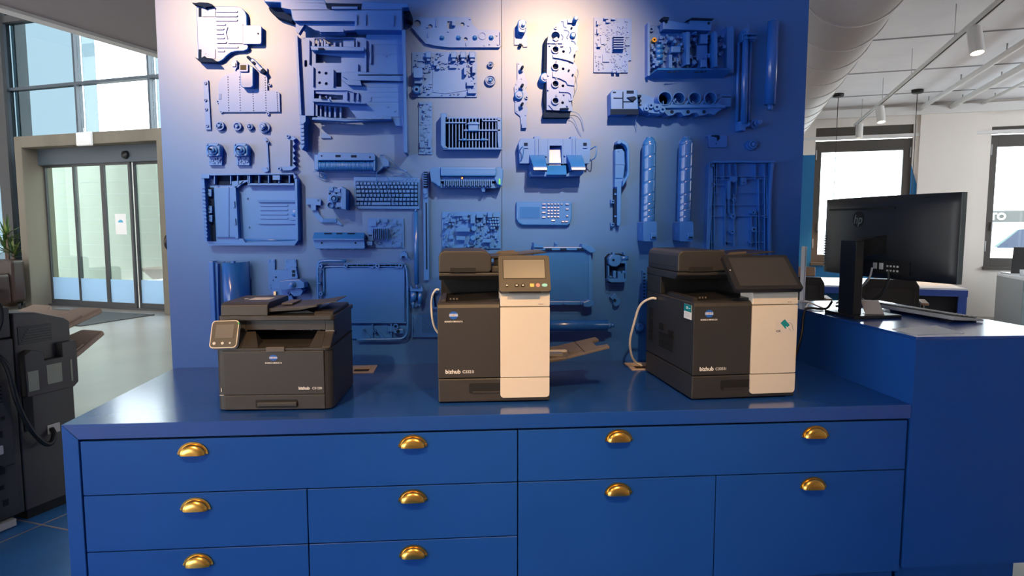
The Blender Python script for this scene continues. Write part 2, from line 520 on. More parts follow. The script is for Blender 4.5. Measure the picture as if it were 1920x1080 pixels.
# track with three spotlights in the office
def spot_lamp(t, p, aim, energy, col, size, blend, soft=0.03, glow=True):
    """cylinder spot at p (local space of t) pointing along aim, with its light"""
    a = Vector(aim).normalized(); p = Vector(p)
    MB().cyl(p + Vector((0, 0, 0.02)), p + Vector((0, 0, 0.085)), 0.012, 8).build('swivel', 'white_paint', t)
    b = MB(); b.ring(p - a * 0.06, p + a * 0.15, 0.052, 0.046, 24); b.cyl(p - a * 0.06, p - a * 0.05, 0.0465, 24)
    b.build('housing', 'white_paint', t)
    MB().cyl(p + a * 0.125, p + a * 0.13, 0.044, 24).build('lamp_lens', 'lamp_glow', t)
    ld = bpy.data.lights.new('spot_light', 'SPOT')
    ld.energy = energy; ld.color = col; ld.spot_size = size; ld.spot_blend = blend; ld.shadow_soft_size = soft
    lo = bpy.data.objects.new('spot_light', ld); COL.objects.link(lo)
    lo.parent = t; lo.location = p + a * 0.17
    lo.rotation_euler = a.to_track_quat('-Z', 'Y').to_euler()
WARM = (1.0, 0.58, 0.24)
tr = thing('lamp_track', 'white suspended lamp track running diagonally through the office', 'lamp track', rotz=-TH)
TZ = 2.98; TX = 1.73
m = MB(); m.box(TX - .018, TX + .018, 4.2, 11.9, TZ, TZ + 0.036); m.build('rail', 'white_paint', tr)
MB().box(TX - .006, TX + .006, 4.2, 11.9, TZ - 0.002, TZ).build('contact_slot', 'deep_black', tr)
for s2 in (5.3, 6.8, 8.3, 9.8, 11.3):
    MB().cyl((TX, s2, TZ + .036), (TX, s2, CEIL), 0.003, 6).build('suspension_wire', 'silver', tr)
for (px, s2, lab) in ((0, 6.25, 'white cylinder spotlight nearest the camera on the office track, lit'), (0, 9.9, 'white cylinder spotlight in the middle of the office track, lit'),
                      (0, 11.45, 'white cylinder spotlight farthest along the office track, by the window')):
    t = thing('track_spotlight', lab, 'spotlight', E(TX, s2, TZ - 0.085), -TH, 'spotlights on the office track')
    aim = (0.10, -0.22, -1) if s2 < 11 else (0.02, 0.1, -1)
    spot_lamp(t, (0, 0, 0), aim, 200, WARM, R(60), 0.6)
# pendant cables
for (s1, s2, lb) in ((1.33, 10.75, 'black pendant cable with round ceiling cap nearer the blue display wall'), (2.34, 10.8, 'black pendant cable with round ceiling cap before the white pilaster')):
    t = thing('pendant_cable', lb, 'pendant lamp', E(s1, s2, CEIL), -TH, 'pendant lamps over the office desk')
    MB().lathe((0, 0, 0), (0, 0, -1), [(0.0, -0.0), (0.075, 0.0), (0.075, 0.035), (0.06, 0.05)], 20).build('ceiling_cap', 'black_plastic', t)
    MB().cyl((0, 0, -0.05), (0, 0, -1.75), 0.0045, 6).build('cord', 'black_plastic', t)

# ---------------------------------------------------------------- entrance facade
FS = 8.6
fac = struct(thing('window_3', None, None, rotz=-TH))
GX = [-14.2, -12.42, -10.75, -9.135, -7.5, -6.13]
GZ = [0.02, 3.82, 5.02, 5.45]
for i, x in enumerate(GX[:-1] if False else GX):
    if x < -8.5 and x > -12: z0 = 2.93
    else: z0 = 0.0
    MB().box(x - 0.022, x + 0.022, FS - 0.06, FS + 0.06, z0, 5.45).build('mullion', 'frame_blue', fac)
for i in range(len(GX) - 1):
    a, b = GX[i] + 0.022, GX[i + 1] - 0.022
    MB().box(a, b, FS - 0.06, FS + 0.06, GZ[1] - 0.025, GZ[1] + 0.025).build('transom', 'frame_blue', fac)
    MB().box(a, b, FS - 0.09, FS + 0.09, GZ[2] - 0.06, GZ[2] + 0.06).build('transom', 'frame_dark', fac)
    low = 2.93 if -12 < a and b < -8 else 0.02
    for (z0, z1) in ((low, GZ[1] - .025), (GZ[1] + .025, GZ[2] - .06), (GZ[2] + .06, GZ[3])):
        if i == 1 and z0 < 1:
            MB().box(a, -11.70, FS - 0.006, FS + 0.006, z0, 2.93).build('pane', 'glass_blue', fac)
            z0 = 2.93
        MB().box(a, b, FS - 0.006, FS + 0.006, z0, z1).build('pane', 'glass_blue' if i < 2 else 'glass_clear', fac)
    MB().box(a, a + 0.02, FS + 0.08, FS + 0.32, low, 5.4).build('glass_fin', 'glass_blue', fac)
MB().box(-12.36, -12.33, FS + 0.1, FS + 0.3, 0, 5.4).build('tube_post', 'white_paint', fac)
# canopy beams outside, seen through the panes
struct(ebuild(MB().prism([(-13.5, FS + .7), (-9.6, FS + .7), (-9.6, FS + 2.8), (-13.5, FS + 2.8)], 5.5, 5.62), 'canopy', 'concrete_pale'))
struct(ebuild(MB().box(-9.9, -8.3, FS + 1.2, FS + 1.5, 4.75, 4.9), 'canopy_beam', 'cabinet_grey'))
# dark steel column at the far left
struct(ebuild(MB().box(-12.62, -12.36, 8.46, 8.52, 0, 5.45), 'column_1', 'frame_dark'))

# concrete portal
m = MB(); PX0, PX1 = -11.68, -8.40
m.prism([(PX0, 0), (PX0 + .17, 0), (PX0 + .17, 2.72), (PX1 - .17, 2.72), (PX1 - .17, 0), (PX1, 0), (PX1, 2.91), (PX0, 2.91)], 8.1, 8.62, axis=1)
struct(ebuild(m, 'wall_portal', 'concrete', bevel=0.01))
# sliding door
DY = 8.45
dr = struct(thing('door_1', None, None, rotz=-TH))
a0, a1 = PX0 + .17, PX1 - .17
MB().box(a0, a1, DY - .08, DY + .06, 2.45, 2.72).build('header_beam', 'frame_blue', dr)
MB().lathe((-9.50, DY - .08, 2.56), (0, -1, 0), [(0.0, 0), (0.07, 0.0), (0.06, 0.04), (0.0, 0.06)], 18).build('motion_sensor', 'black_plastic', dr)
MB().box(a0, a1, DY - .06, DY + .06, 0.0, 0.03).build('threshold', 'frame_dark', dr)
xs = [a0, -10.76, -10.08, -9.47, a1]
for i in range(4):
    x0, x1 = xs[i], xs[i + 1]
    yo = DY + (0.03 if i in (0, 3) else -0.03)
    lf = struct(thing('door_%d' % (i + 2), None, None, rotz=-TH))
    b = lambda nm, p, q, z0, z1, mt, y=0.02: MB().box(p, q, yo - y, yo + y, z0, z1).build(nm, mt, lf)
    b('stile', x0, x0 + .035, .03, 2.45, 'frame_dark'); b('stile', x1 - .045, x1, .03, 2.45, 'frame_dark')
    b('rail', x0 + .035, x1 - .045, .03, .11, 'frame_dark'); b('rail', x0 + .035, x1 - .045, 2.41, 2.45, 'frame_dark')
    b('pane', x0 + .035, x1 - .045, .50, 2.41, 'glass_door', .004)
    b('frosted_pane', x0 + .035, x1 - .045, .11, .50, 'glass_frost', .004)
# white wall box over the portal
t = thing('sensor_box', 'small white box mounted on the top edge of the concrete portal', 'sensor', E(-10.02, 8.1, 2.79), -TH)
MB().box(-.16, .16, -.06, 0, -.10, .12).build('casing', 'white_paint', t, bevel=.02, seg=3)
MB().cyl((0, -.03, .12), (0, -.03, .18), .008, 8).build('antenna', 'white_paint', t)
# notice on the glass
t = thing('door_notice', 'white paper notice with a blue print taped to the glass door', 'notice', E(-9.72, DY - .055, 1.43), -TH)
MB().box(-.12, .12, -.002, .001, -.17, .17).build('sheet', 'paper', t)
MB().prism([(.055 * math.cos(a * PI / 8), .045 * math.sin(a * PI / 8) + .03) for a in range(9)], -.004, -.002, axis=1).build('print', 'notice_blue', t)
# wall and planter bowl outside the doors
wo = struct(ebuild(MB().box(-17, -6.5, 11.9, 12.1, -0.3, 3.05), 'wall_outside', 'concrete_pale'))
for k in range(9):
    MB().box(-17, -6.5, 11.894, 11.9, .35 + .3 * k, .357 + .3 * k).build('shuttering_joint', 'cabinet_grey', wo)
t = thing('planter_bowl', 'wide brown planter bowl outside behind the glass doors', 'planter', E(-11.2, 10.7, -0.02), -TH)
MB().lathe((0, 0, 0), (0, 0, 1), [(.18, 0), (.24, .3), (.46, .52), (.48, .56), (.43, .56), (.38, .5)], 26).build('bowl', 'terracotta', t)
MB().cyl((0, 0, .48), (0, 0, .52), .40, 20).build('soil', 'leather', t)
# door mat
tag(ebuild(MB().prism(rrect(-11.05, -8.66, 6.75, 8.0, .01), 0.0, .012), 'door_mat', 'mat_grey'), 'large dark grey entrance mat in front of the glass doors', 'mat')

# ---------------------------------------------------------------- the blue display wall
WL, WR = -1.332, 1.709
dw = MB(); dw.box(WL, WR, WALL_Y, WALL_Y + 0.16, 0.0, CEIL - 0.02)
wall = struct(dw.build('wall_display', 'wall_paint'))
j0 = wallpt(940, 100).x
MB().box(j0, j0 + .0025, WALL_Y - .0006, WALL_Y, .74, CEIL - .03).build('panel_joint', 'part_dark', wall)
# ---------------------------------------------------------------- spotlights on the showroom ceiling, above the frame
def show_spot(px, yy, tgt, energy, lab, size=62, blend=.9, soft=.03):
    p = Vector((px, yy, CEIL - .34))
    t = thing('track_spotlight', lab, 'spotlight', p, 0, 'showroom spotlights above the counter')
    a = (Vector(tgt) - p).normalized()
    spot_lamp(t, (0, 0, 0), a, energy, WARM, R(size), blend, soft)
rl = thing('lamp_track', 'white lamp track on the showroom ceiling above the counter', 'lamp track', (0, 0, 0))
MB().box(-2.2, 2.0, 1.05 - .018, 1.05 + .018, CEIL - .255, CEIL - .22).build('rail', 'white_paint', rl)
for x in (-2.0, -.6, .6, 1.8):
    MB().cyl((x, 1.05, CEIL - .22), (x, 1.05, CEIL - .021), .004, 6).build('suspension_wire', 'silver', rl)
show_spot(-1.63, 1.05, (-1.06, 3.18, 2.02), 560, 'ceiling spotlight aimed at the upper left of the display wall', 42, 1.0)
show_spot(0.72, 1.05, (.42, 3.18, 1.92), 600, 'ceiling spotlight aimed at the upper middle of the display wall', 42, 1.0)
r2 = thing('lamp_track', 'added white lamp track out of view, carrying the printer fill spotlights', 'lamp track', (0, 0, 0))  # second track and its two spots are added as fill for the printers
MB().box(-2.2, 2.0, 0.45 - .018, 0.45 + .018, CEIL - .255, CEIL - .22).build('rail', 'white_paint', r2)
for x in (-2.0, -.6, .6, 1.8):
    MB().cyl((x, 0.45, CEIL - .22), (x, 0.45, CEIL - .021), .004, 6).build('suspension_wire', 'silver', r2)
show_spot(-1.20, 0.45, (-.6, 2.5, .95), 200, 'added fill spotlight out of view, aimed at the small left printer', 50, .9)
show_spot(0.55, 0.45, (.6, 2.5, 1.0), 200, 'added fill spotlight out of view, aimed at the two tall printers', 50, .9)
# ================================================================ counter with drawers
CT = 0.736; CF = 2.283; CL, CR = -1.325, 1.688
FT = 0.052                                   # thickness of the frame around the fronts
ct = thing('counter', 'long blue counter with brass cup handles below the display wall', 'counter', (0, 0, 0))
cs = MB(); cs.box(CL + FT, CR - .005, CF + .03, WALL_Y - .001, 0.08, CT - FT); cs.build('carcass', 'carcass', ct)
tp = MB()
tp.prism([(CL, CT), (CR, CT), (CR, CT - FT), (CL + FT, CT - FT)], CF, WALL_Y - .001, axis=1); tp.build('worktop', 'counter_top', ct, bevel=.0012, seg=1)
sd = MB(); sd.prism([(CL, CT - .0008), (CL + FT - .0008, CT - FT - .0008), (CL + FT - .0008, 0.0), (CL, 0.0)], CF, WALL_Y - .001, axis=1)
sd.build('side_panel', 'counter_paint', ct, bevel=.0012, seg=1)
MB().box(CL + FT, CR - .005, CF + .05, CF + .07, 0, .08).build('plinth', 'counter_paint', ct)

def cup_handle(par, cx, cz):
    h = MB(); W, H, D = .0505, .043, .021
    n = 16
    pts = []; faces = []
    # rim plate, half round
    out = [(cx + W * math.cos(PI * i / n), cz + H * math.sin(PI * i / n)) for i in range(n + 1)]
    inn = [(cx + W * .86 * math.cos(PI * i / n), cz + H * .84 * math.sin(PI * i / n)) for i in range(n, -1, -1)]
    h.prism(out + inn, CF - .0035, CF, axis=1)
    # bulged cup
    rows = 9
    for r in range(rows + 1):
        d_ = math.sin(r / rows * PI / 2)                      # 0 at the door .. 1 at the front of the cup
        k_ = max(0.0, 1 - d_ ** 2.4) ** (1 / 2.4)
        for i in range(n + 1):
            a = PI * i / n
            wx = .40 + .60 * k_
            pts.append((cx + W * .88 * math.cos(a) * (wx if r < rows else .40), CF - .002 - D * d_, cz + H * .86 * math.sin(a) * k_))
    for r in range(rows):
        for i in range(n):
            k = r * (n + 1) + i
            faces.append((k, k + 1, k + n + 2, k + n + 1))
    h.add(pts, faces, True)
    for s in (-1, 1):
        h.cyl((cx + s * W * .93, CF - .0035, cz + .006), (cx + s * W * .93, CF - .006, cz + .006), .004, 8)
    return h.build('cup_handle', 'brass', par)

G = .004
zr = [CT - FT - .006, .487, .2865, .085]       # drawer rows
xm = .2125
def front(nm, x0, x1, z0, z1, handles, tilt=0):
    o = MB().box(x0 + G / 2, x1 - G / 2, CF + .001, CF + .022, z0 + G / 2, z1 - G / 2).build(nm, 'counter_paint', ct, bevel=.001, seg=1)
    for (px, py) in handles:
        p = at_y(px, py, CF)
        cup_handle(o, p.x, p.z - .012)
xa, xb = CL + FT + .003, CR - .010
xd = -.526; xe = .945
front('drawer', xa, xm, zr[1], zr[0], [(362, 845), (774, 831)])
front('drawer', xa, xd, zr[2], zr[1], [(367, 949)])
front('drawer', xd, xm, zr[2], zr[1], [(774, 933)])
front('drawer', xa, xd, zr[3], zr[2], [(372, 1053)])
front('drawer', xd, xm, zr[3], zr[2], [(775, 1037)])
front('drawer', xm, xb, zr[1], zr[0], [(1160, 820), (1528, 813)])
front('cabinet_door', xm, xe, zr[3], zr[1], [(1159, 920)])
front('cabinet_door', xe, xb, zr[3], zr[1], [(1524, 909)])

# ---------------------------------------------------------------- desk at the right end
DT = .992; DX1 = 2.32; DYB = 3.45
dk = thing('reception_desk', 'tall blue desk block at the right end of the counter, monitor on it', 'desk', (0, 0, 0))
foot = [(CR + .002, CF - .002), (DX1, CF - .002), (DX1, DYB), (WR + .003, DYB), (WR + .003, WALL_Y - .003), (CR + .002, WALL_Y - .003)]
MB().prism(foot, .10, DT - .012).build('body', 'counter_paint', dk)
MB().prism(foot, DT - .012, DT).build('desk_top', 'counter_top', dk, bevel=.001, seg=1)
MB().box(CR + .02, 2.19, CF + .05, DYB - .05, 0, .10).build('plinth', 'counter_paint', dk)

# cable outlets set into the counter
for (x, y, lb) in ((-.44, 3.075, 'sand coloured cable outlet in the counter behind the small printer'), (.865, 3.03, 'sand coloured cable outlet in the counter beside the tall right printer')):
    t = thing('cable_outlet', lb, 'cable outlet', (x, y, CT), 0, 'cable outlets in the counter')
    m = MB(); m.prism([(-.06, -.075), (.06, -.075), (.06, .075), (-.06, .075)], 0, .004, holes=[[(-.035, -.055), (.035, -.055), (.035, .0), (-.035, .0)]]); m.build('frame', 'socket_sand', t)
    MB().box(-.034, .034, -.001, .055, .004, .007).build('flap', 'socket_sand', t)
    MB().box(-.035, .035, -.055, 0, .0002, .001).build('opening', 'deep_black', t)
# ================================================================ machine parts on the display wall
# every part is laid out in the plane of the wall and stands off it by its own thickness (w, metres)
class WP:
    def __init__(self, name, label, cat, z, c, wref=.02, group='blue painted machine parts on the display wall'):
        x0, y0, s = z
        def f(a, b, w):
            q = wallpt(x0 + a / s, y0 + b / s, wref)
            return (q.x, WALL_Y - w, q.z)
        self.f = f
        self.loc = Vector(f(c[0], c[1], 0))
        self.t = thing(name, label, cat, self.loc, 0, group)
        self.u = (Vector(f(c[0] + 10, c[1], 0)) - Vector(f(c[0], c[1], 0))).length / 10     # metres per drawing unit
    def m(self): return MB(self.f, self.loc)
    def mw(self): return MB(None, self.loc)
    def p(self, a, b, w): return Vector(self.f(a, b, w))
    def plate(self, nm, pts, w0, w1, holes=(), mt='part_paint', bevel=0, par=None):
        return self.m().prism(pts, w0, w1, holes=holes).build(nm, mt, par or self.t, bevel=bevel)
    def box(self, nm, a0, a1, b0, b1, w0, w1, mt='part_paint', bevel=0, par=None):
        return self.m().box(a0, a1, b0, b1, w0, w1).build(nm, mt, par or self.t, bevel=bevel)
    def boxes(self, nm, L, mt='part_paint', bevel=0, par=None, kind=None):
        m = self.m()
        for q in L: m.box(*q)
        o = m.build(nm, mt, par or self.t, bevel=bevel)
        if kind: o['kind'] = kind
        return o
    def disc(self, nm, a, b, r, w0, w1, mt='part_paint', n=20, hole=0, par=None):
        m = self.m()
        m.prism(circ(a, b, r, n), w0, w1, holes=[circ(a, b, hole, n)] if hole else ())
        return m.build(nm, mt, par or self.t)
    def dome(self, nm, a, b, prof, mt='part_paint', n=20, par=None):
        """prof: (radius in drawing units, w)"""
        m = self.mw(); c = self.p(a, b, 0)
        m.lathe(c, (0, -1, 0), [(r * self.u, w) for r, w in prof], n, False)
        return m.build(nm, mt, par or self.t)
    def rod(self, nm, p0, p1, r, mt='part_paint', n=16, r2=None, par=None):
        m = self.mw(); m.cyl(self.p(*p0), self.p(*p1), r * self.u, n, None if r2 is None else r2 * self.u)
        return m.build(nm, mt, par or self.t)
    def wire(self, nm, pts, r=.0016, sub=2, mt='part_paint', close=False, par=None):
        m = self.mw(); m.tube([self.p(*q) for q in pts], r, 5, close, sub)
        return m.build(nm, mt, par or self.t)
    def gear(self, nm, a, b, r, w0, w1, teeth=24, hole=0, par=None, mt='part_paint'):
        pts = []
        for i in range(teeth):
            for k, rr in ((0, .9), (.3, 1.0), (.55, 1.0), (.85, .9)):
                t = 2 * PI * (i + k) / teeth
                pts.append((a + r * rr * math.cos(t), b + r * rr * math.sin(t)))
        return self.plate(nm, pts, w0, w1, holes=[circ(a, b, hole, 14)] if hole else (), par=par, mt=mt)
    def litter(self, nm, a0, a1, b0, b1, w, n, seed, smin, smax, hmax, mt='part_paint', avoid=(), cyl=.25):
        """a scatter of little electronic components too small to pick apart"""
        rnd = random.Random(seed); m = self.m()
        k = 0
        for _ in range(n * 4):
            if k >= n: break
            sx = rnd.uniform(smin, smax); sy = rnd.uniform(smin, smax) * rnd.choice((.5, 1, 1, 1.6))
            x = rnd.uniform(a0, a1 - sx); y = rnd.uniform(b0, b1 - min(sy, b1 - b0 - 1))
            if any(x + sx > q[0] and x < q[1] and y + sy > q[2] and y < q[3] for q in avoid): continue
            h = rnd.uniform(.25, 1) * hmax
            if rnd.random() < cyl:
                m.prism(circ(x + sx / 2, y + sx / 2, sx / 2, 8), w, w + h * 1.2)
            else:
                m.box(x, x + sx, y, y + sy, w, w + h)
            k += 1
        o = m.build(nm, mt, self.t); o['kind'] = 'stuff'
        return o

ZA, ZB, ZC, ZD = (340, 0, 4.32), (490, 0, 4.32), (360, 220, 4.154), (560, 260, 4.911)
ZE, ZF, ZG, ZH = (750, 0, 4.908), (760, 180, 3.6), (940, 20, 4.5), (940, 240, 4.696)
ZI, ZJ, ZK, ZL = (1120, 20, 4.5), (1180, 240, 4.5), (370, 450, 4.085), (1000, 440, 4.154)

# 1 output tray cover, top left
P = WP('output_tray', 'rounded ribbed output tray, topmost left part on the display wall', 'tray', ZA, (320, 280), .03)
P.plate('tray_plate', [(118, 45), (455, 50), (492, 66), (515, 90), (528, 125), (530, 200), (545, 205), (545, 355), (530, 362), (541, 378), (533, 398), (505, 411), (440, 413), (400, 424), (365, 450), (335, 482), (300, 500), (150, 500), (132, 470)], .008, .026, bevel=.003)
for (a, b, y) in ((275, 455, 92), (275, 455, 128), (275, 455, 162), (278, 358, 197), (280, 345, 233), (280, 345, 269), (283, 350, 305), (285, 365, 342), (287, 460, 380), (290, 350, 412)):
    P.plate('rib', rrect(a, b, y - 8, y + 8, 7, 3), .026, .0315, bevel=.0015)
P.plate('inner_flap', rrect(368, 498, 196, 352, 18, 4, (1, 0, 0, 1)), .026, .031, bevel=.001)
P.plate('thumb_bump', [(372, 222), (355, 240), (345, 268), (355, 298), (372, 318), (380, 318), (366, 268), (380, 222)], .026, .036, bevel=.001)
P.plate('extension_flap', rrect(500, 650, 207, 357, 16, 4, (0, 1, 1, 0)), .010, .034, bevel=.003)
P.disc('screw_hole', 625, 275, 7, .034, .0355, 'part_dark', 10)
for y0, y1 in ((60, 135), (398, 475)):
    P.box('corner_pocket', 165, 272, y0, y1, .026, .030)
    P.box('slot', 138, 160, y0, y1, .026, .0275, 'part_dark')
    P.disc('rivet', 195, (y0 + y1) / 2 - 2, 5, .030, .032)
P.plate('clip', [(100, 32), (128, 36), (160, 30), (225, 33), (262, 46), (272, 62), (215, 68), (205, 78), (190, 68), (150, 56), (112, 46)], .026, .05, mt='part_dark')
P.plate('clip', [(122, 472), (160, 488), (200, 462), (215, 478), (262, 482), (300, 505), (305, 514), (165, 512)], .026, .05, mt='part_dark')

# 2 perforated guide plate
P = WP('guide_plate', 'perforated guide plate with rounded corner and a camera block', 'plate', ZA, (550, 740), .012)
rows = [(378, 625, 895, 14), (472, 625, 895, 14), (580, 745, 895, 9), (680, 630, 895, 14), (775, 750, 900, 11)]
hol = []
for (x, a, b, n) in rows:
    for i in range(n):
        hol.append(circ(x + 8 * i / n, a + (b - a) * i / (n - 1), 5, 5))
P.plate('plate', [(300, 690), (312, 650), (335, 622), (370, 603), (425, 588), (440, 570), (468, 562), (500, 560), (570, 555), (680, 540), (695, 552), (697, 735), (780, 738), (795, 752), (800, 905), (335, 908), (305, 895)], .006, .013, holes=hol)
P.plate('bracket', [(418, 490), (452, 490), (458, 545), (440, 575), (418, 545)], .006, .022)
P.box('bracket_face', 420, 448, 518, 545, .022, .030, 'part_satin')
b = P.m(); b.prism([(497, 545), (510, 537), (560, 537), (575, 547), (605, 560), (605, 712), (592, 722), (515, 722), (503, 710)], .013, .055)
b = b.build('camera_block', 'part_satin', P.t, bevel=.004)
P.plate('lens_frame', rrect(500, 570, 540, 602, 10, 3), .055, .066, par=b, bevel=.001)
P.box('lens', 510, 555, 550, 588, .066, .068, 'deep_black', par=b)
for (x, y) in ((295, 822), (322, 903), (700, 920), (712, 685)):
    P.disc('lug', x, y, 13, .003, .012, hole=6, n=12)
P.box('scale_mark', 305, 325, 760, 805, .013, .015, 'part_satin')

# 3 lever
P = WP('lever_arm', 'short lever arm hung diagonally above the perforated plate', 'lever', ZA, (605, 525), .03)
P.plate('arm', [(560, 490), (578, 470), (612, 500), (650, 545), (672, 560), (650, 588), (620, 572), (590, 530)], .015, .037, bevel=.003)
P.plate('tip', [(525, 458), (540, 450), (575, 475), (562, 500), (530, 470)], .015, .028, mt='part_dark')
P.plate('foot', [(645, 578), (668, 555), (685, 585), (668, 602)], .0145, .042, mt='part_dark')
P.disc('pin', 592, 515, 12, .037, .045, mt='part_dark')
# 4 rail strip
P = WP('rail_strip', 'narrow vertical strip with four screws near the left edge of the display wall', 'strip', ZA, (208, 850), .01)
P.plate('strip', [(178, 652), (217, 650), (240, 1050), (198, 1052)], .0, .012)
for (x, y) in ((197, 675), (198, 813), (202, 887), (212, 1020)):
    P.disc('screw', x, y, 12, .012, .019, hole=5, n=12)
# 5-8 gears
for k, (x, y, r, h, lb) in enumerate(((310, 1020, 37, .022, 'leftmost gear of the row of four under the perforated plate'), (450, 1022, 36, .02, 'second gear from left in the row of four'),
                        (553, 1025, 26, .022, 'smallest gear of the row of four, third from left'), (668, 1030, 46, .016, 'largest gear of the row of four, with a tall hub'))):
    P = WP('toothed_gear', lb, 'gear', ZA, (x, y), .02, 'blue gear wheels on the display wall')
    P.gear('toothed_rim', x, y, r, 0, h, 26, hole=r * .72)
    P.disc('web', x, y, r * .73, 0, h * .55)
    P.dome('hub', x, y, [(r * .42, 0), (r * .42, h * 1.1), (r * .3, h * 1.2), (r * .3, h * 1.5 if k != 3 else .05), (r * .12, h * 1.5 if k != 3 else .05)], n=16)
    if k == 0:
        for a in range(5):
            P.disc('spoke_boss', x + r * .56 * math.cos(a * 1.257), y + r * .56 * math.sin(a * 1.257), r * .11, h * .55, h, n=8)
    if k == 3:
        P.gear('upper_gear', x - 8, y - 4, r * .62, h, .036, 20, hole=r * .35)

# 9 the large paper cassette
P = WP('paper_cassette', 'largest part on the display wall, an open paper cassette with long legs', 'cassette', ZB, (700, 500), .09)
# back plate with window openings
hol = [[(415, 290), (755, 290), (755, 378), (415, 378)], [(425, 415), (635, 440), (635, 492), (425, 492)], [(592, 570), (636, 570), (636, 688), (592, 688)],
       [(415, 742), (648, 757), (648, 795), (415, 795)], [(440, 835), (690, 852), (770, 955), (440, 948)], rrect(332, 355, 468, 525, 10, 3)]
hol += [circ(455, 570, 12, 10), circ(510, 577, 13, 10), circ(457, 655, 12, 10), circ(512, 662, 13, 10)]
P.plate('base_plate', [(285, 285), (840, 285), (840, 255), (1150, 262), (1160, 520), (1180, 935), (985, 935), (960, 965), (775, 968), (400, 925), (320, 925), (300, 905), (272, 290)], .035, .05, holes=hol)
P.plate('side_wall_left', [(265, 280), (285, 280), (318, 925), (300, 925), (270, 330)], .0, .075)
P.plate('side_wall_right', [(1140, 250), (1168, 250), (1175, 600), (1185, 1240), (1160, 1240), (1158, 940), (1150, 520)], .0, .11)
# top beam, stepping out to the left
hd = P.m()
hd.prism([(35, 10), (520, 15), (535, 40), (820, 45), (830, 30), (1190, 45), (1200, 75), (1145, 80), (1145, 260), (765, 258), (765, 188), (275, 185), (262, 165), (250, 95), (172, 80), (170, 40), (40, 35)], .035, .12)
hd = hd.build('head_beam', 'part_paint', P.t, bevel=.004)
P.plate('head_lip', [(38, 36), (170, 42), (172, 80), (250, 98), (250, 125), (225, 152), (95, 108), (45, 60)], .0, .05, mt='part_dark', par=hd)
P.plate('head_corner', [(1150, 78), (1200, 75), (1220, 120), (1218, 160), (1165, 140)], .0, .07, mt='part_dark', par=hd)
P.plate('handle_recess', [(530, 48), (820, 50), (815, 100), (575, 95), (545, 88)], .12, .124, mt='part_dark', par=hd)
P.box('handle_ledge', 585, 790, 80, 98, .124, .135, par=hd)
P.box('seam', 262, 1145, 96, 99, .12, .122, 'part_dark', par=hd)
for (x, y0, y1) in ((783, 140, 220), (855, 138, 225), (1080, 145, 230)):
    P.box('gloss_rib', x - 4, x + 4, y0, y1, .12, .128, 'part_satin', par=hd)
# stepped compartment under the beam
P.plate('step', [(277, 187), (760, 190), (760, 240), (680, 245), (672, 270), (475, 270), (470, 248), (430, 240), (350, 192), (300, 270), (277, 250)], .05, .085)
P.box('shelf', 480, 672, 243, 268, .085, .11)
# guide rails across the windows
P.plate('guide_rail', [(400, 378), (835, 385), (835, 418), (410, 412)], .05, .10, bevel=.002)
P.box('rail_clip', 468, 510, 397, 412, .10, .112, 'part_dark')
P.plate('guide_rail', [(418, 800), (555, 803), (560, 828), (850, 835), (850, 845), (420, 826)], .05, .10, bevel=.002)
P.box('rail_clip', 490, 530, 793, 808, .10, .112, 'part_dark')
P.plate('guide_rail', [(415, 950), (960, 968), (985, 938), (1055, 940), (1055, 968), (700, 985), (410, 972)], .045, .095, bevel=.002)
for (x0, y0, x1, y1) in ((372, 310, 380, 505), (405, 530, 412, 690), (570, 550, 577, 695), (683, 730, 690, 800), (735, 735, 742, 805), (760, 315, 772, 385), (765, 505, 777, 585), (770, 750, 782, 805), (832, 310, 845, 590), (875, 340, 885, 505)):
    P.box('standing_rib', x0, x1, y0, y1, .05, .066)
# bars behind the windows
for (x, y0, y1) in ((440, 290, 378), (472, 290, 370), (495, 300, 370), (575, 310, 378), (625, 315, 378), (455, 742, 795), (505, 755, 795), (540, 765, 790), (460, 840, 945), (500, 842, 948), (535, 845, 950), (580, 850, 950), (625, 852, 950)):
    P.box('bar', x - 9, x + 6, y0, y1, .012, .034)
P.box('window_block', 508, 530, 335, 378, .012, .05)
P.box('window_block', 650, 740, 300, 375, .012, .045)
# ridge down the middle and sheet guide
P.plate('side_guide', [(640, 575), (750, 578), (770, 570), (1155, 600), (1155, 650), (700, 640), (650, 612)], .05, .072, bevel=.002)
P.box('toothed_rack', 780, 1150, 597, 604, .072, .076, 'part_dark')
P.box('guide_gap', 690, 1150, 640, 652, .05, .053, 'part_dark')
P.plate('paper_stop', [(645, 640), (800, 650), (810, 690), (700, 685)], .05, .085)
P.plate('lower_guide', [(400, 705), (690, 708), (780, 740), (780, 750), (690, 722), (415, 720), (415, 930), (400, 930)], .05, .062)
for (x, y) in ((872, 780), (872, 798), (1003, 435), (1017, 850), (1075, 885)):
    P.disc('dimple', x, y, 10, .05, .055, n=10)
for y in (340, 420, 690, 730, 770, 810):
    P.box('crease', 850, 1140, y, y + 3, .05, .0515)
# legs reaching down
P.plate('leg', [(312, 930), (360, 935), (360, 985), (345, 1000), (350, 1180), (330, 1215), (318, 1200)], .0, .09, bevel=.002)
for y in range(1000, 1180, 32):
    P.box('leg_rib', 322, 345, y, y + 6, .09, .098)
P.plate('leg', [(1135, 935), (1182, 935), (1188, 1215), (1150, 1230), (1145, 1010)], .0, .09, bevel=.002)
P.plate('gusset', [(1050, 940), (1140, 940), (1140, 1015), (1085, 1010)], .03, .06)
P.plate('hook', [(455, 1058), (495, 1056), (535, 1082), (540, 1100), (455, 1100)], .0, .012)
